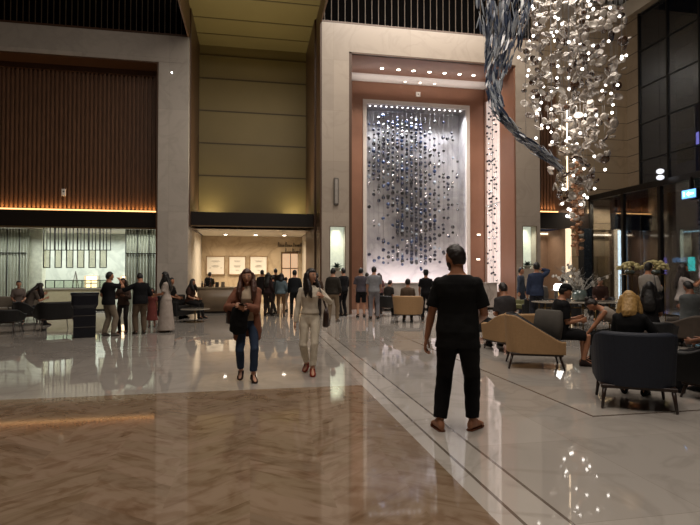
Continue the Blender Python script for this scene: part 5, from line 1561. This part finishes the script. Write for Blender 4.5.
# lounge on the east side
person('man in black cap, black t-shirt and shorts sitting in the beige tub chair', pos=P_beige + Vector((.44, .04, 0)), face=76, H=1.74, detail=2, seat=.42, lean=.16, nod=.25, skin='tan', hair='black', hat='cap', hatc='#0d0d10', topc='#0d0d10', sleeve='short', hem=.90, bottom='shorts', botc='#0b0b0e',
       legs=((-.13, .47, .085), (.10, .40, .085)), arms=(((-.12, .34, .78), None), ((.10, .36, .76), None)), shoe='#231a18', girth=1.1, loose=1.6, show_face=True)
person('blonde woman in black top seated with her back turned in the navy armchair', pos=P_navy + Vector((.03, .10, 0)), face=6, H=1.66, female=True, detail=2, seat=.44, lean=.12, nod=.5, skin='light', hair='blonde', hairstyle='bob', topc='#0b0b0e', sleeve='short', botc='#0c0c0f', head=(-15, 0),
       arms=(((-.10, .34, .82), None), ((.25, .34, .70), (.7, -.8, -.3))), girth=1.08, shoe='#111113')
person('woman with dark hair bun leaning forward over her lap, bare shoulders', pos=P_g3, face=-95, H=1.62, female=True, detail=2, seat=.42, lean=.95, nod=1.0, skin='tan', hair='dark', hairstyle='bun', topc='#8a8076', sleeve='none', botc='#111114', arms=(((-.10, .62, .48), None), ((.10, .60, .46), None)), hem=.92)
person('dark-haired person in black seated beyond the blonde woman', pos=P_g2, face=0, H=1.74, female=True, detail=1, seat=.42, skin='tan', hair='black', hairstyle='long', topc='#0f0d10', sleeve='short', botc='#101012')
person('person in grey shirt with black hair seated at the east side, arms folded', pos=P_g1, face=-40, H=1.76, detail=1, seat=.42, skin='brown', hair='black', topc='#55595a', sleeve='short', botc='#3c3630', girth=1.15, arms=(((-.02, .28, .80), None), ((.08, .30, .78), None)), nod=.4)
person('person in black trousers and black sneakers seated at the east edge', pos=P_g4, face=-62, H=1.74, detail=2, seat=.44, skin='brown', hair='black', topc='#121216', botc='#0c0c10', shoe='#0d0d10', legs=((-.14, .50, .085), (.14, .40, .085)), lean=.1)
person('man in grey top with dark curly hair seated in the beige lounge chair', pos=P_b2 + Vector((-.12, .08, 0)), face=-30, H=1.75, detail=1, seat=.40, lean=.2, skin='tan', hair='dark', topc='#3c3a3c', sleeve='short', botc='#16161a', nod=.3, girth=1.05, arms=((( -.10, .34, .70), None), ((.10, .34, .70), None)))
q = ground(477, 338)
tub_chair('low dark chair just beyond the man in black t-shirt', q, facing(q, 10), W=.6, D=.6, hb=.5, ha=.44, z0=.2, outer=m_dn, inner=m_dn, seat=.40)
person('seated person with black hair and bare arms just beyond the man in black', pos=q, face=10, H=1.60, female=True, detail=1, seat=.40, lean=.35, nod=.5, skin='tan', hair='black', topc='#6a5a56', sleeve='none', botc='#8a6a5c', bottom='shorts')
person('man in blue-grey suit walking in front of the copper pier', pos=ground(521, 315.5), top=267.5, face=100, detail=1, skin='tan', hair='black', topc='#3a4250', sleeve='long', hem=.82, botc='#262b36', arms=(((-.26, .12, .86), None), ((.28, -.02, .84), None)))
person('man in blue jacket holding a phone to his ear beside the lit niche', pos=ground(537, 326), top=262.5, face=-10, detail=1, skin='tan', hair='black', topc='#2e3850', sleeve='long', hem=.84, botc='#2a2c34', arms=(((-.24, .04, .84), None), ((.13, .06, 1.56), (.9, .3, -.5))), phone=('phone held to the ear of the man in blue jacket', 1))
for dx, lab, hr in ((-.36, 'person in white shirt at the pier end of the black sofa', 'black'), (.36, 'person in white shirt at the lamp end of the black sofa', 'dark')):
    person(lab, pos=P_s1 + Vector((dx, -dx * .1 + .04, 0)), face=5, H=1.74, detail=1, seat=.50, skin='tan', hair=hr, topc='#8c8680', sleeve='long', botc='#17171b')
q = ground(601, 320)
tub_chair('dark armchair beyond the oval table under the person in dark brown', q, facing(q, 180), W=.76, D=.7, hb=.74, ha=.56, z0=.2, outer=m_blk, inner=m_blk, seat=.44)
person('person in dark brown seated facing us beyond the oval table', pos=q, face=185, H=1.74, detail=1, seat=.46, skin='tan', hair='black', topc='#35221c', sleeve='long', botc='#17130f', lean=.15, nod=.4)
person('person in white shirt with crossbody bag standing near the flower stand', pos=ground(649, 337), top=262.5, face=30, detail=1, skin='tan', hair='black', topc='#8d8780', sleeve='long', hem=.84, botc='#4a3028', bag=('small black crossbody bag on the person in white shirt', '#101012', 1, 1.0, .10, .07, -.05), arms=(((-.10, .30, 1.12), None), ((.14, .28, 1.16), None)))
person('woman in white t-shirt with dark hair standing by the glass holding a phone', pos=ground(683, 340), top=263.5, face=75, female=True, detail=1, skin='tan', hair='dark', hairstyle='long', topc='#a8a09c', sleeve='short', botc='#5c5652', arms=(((-.12, .30, 1.30), None), ((.12, .32, 1.36), None)), phone=('phone in front of the woman in white t-shirt', 1))
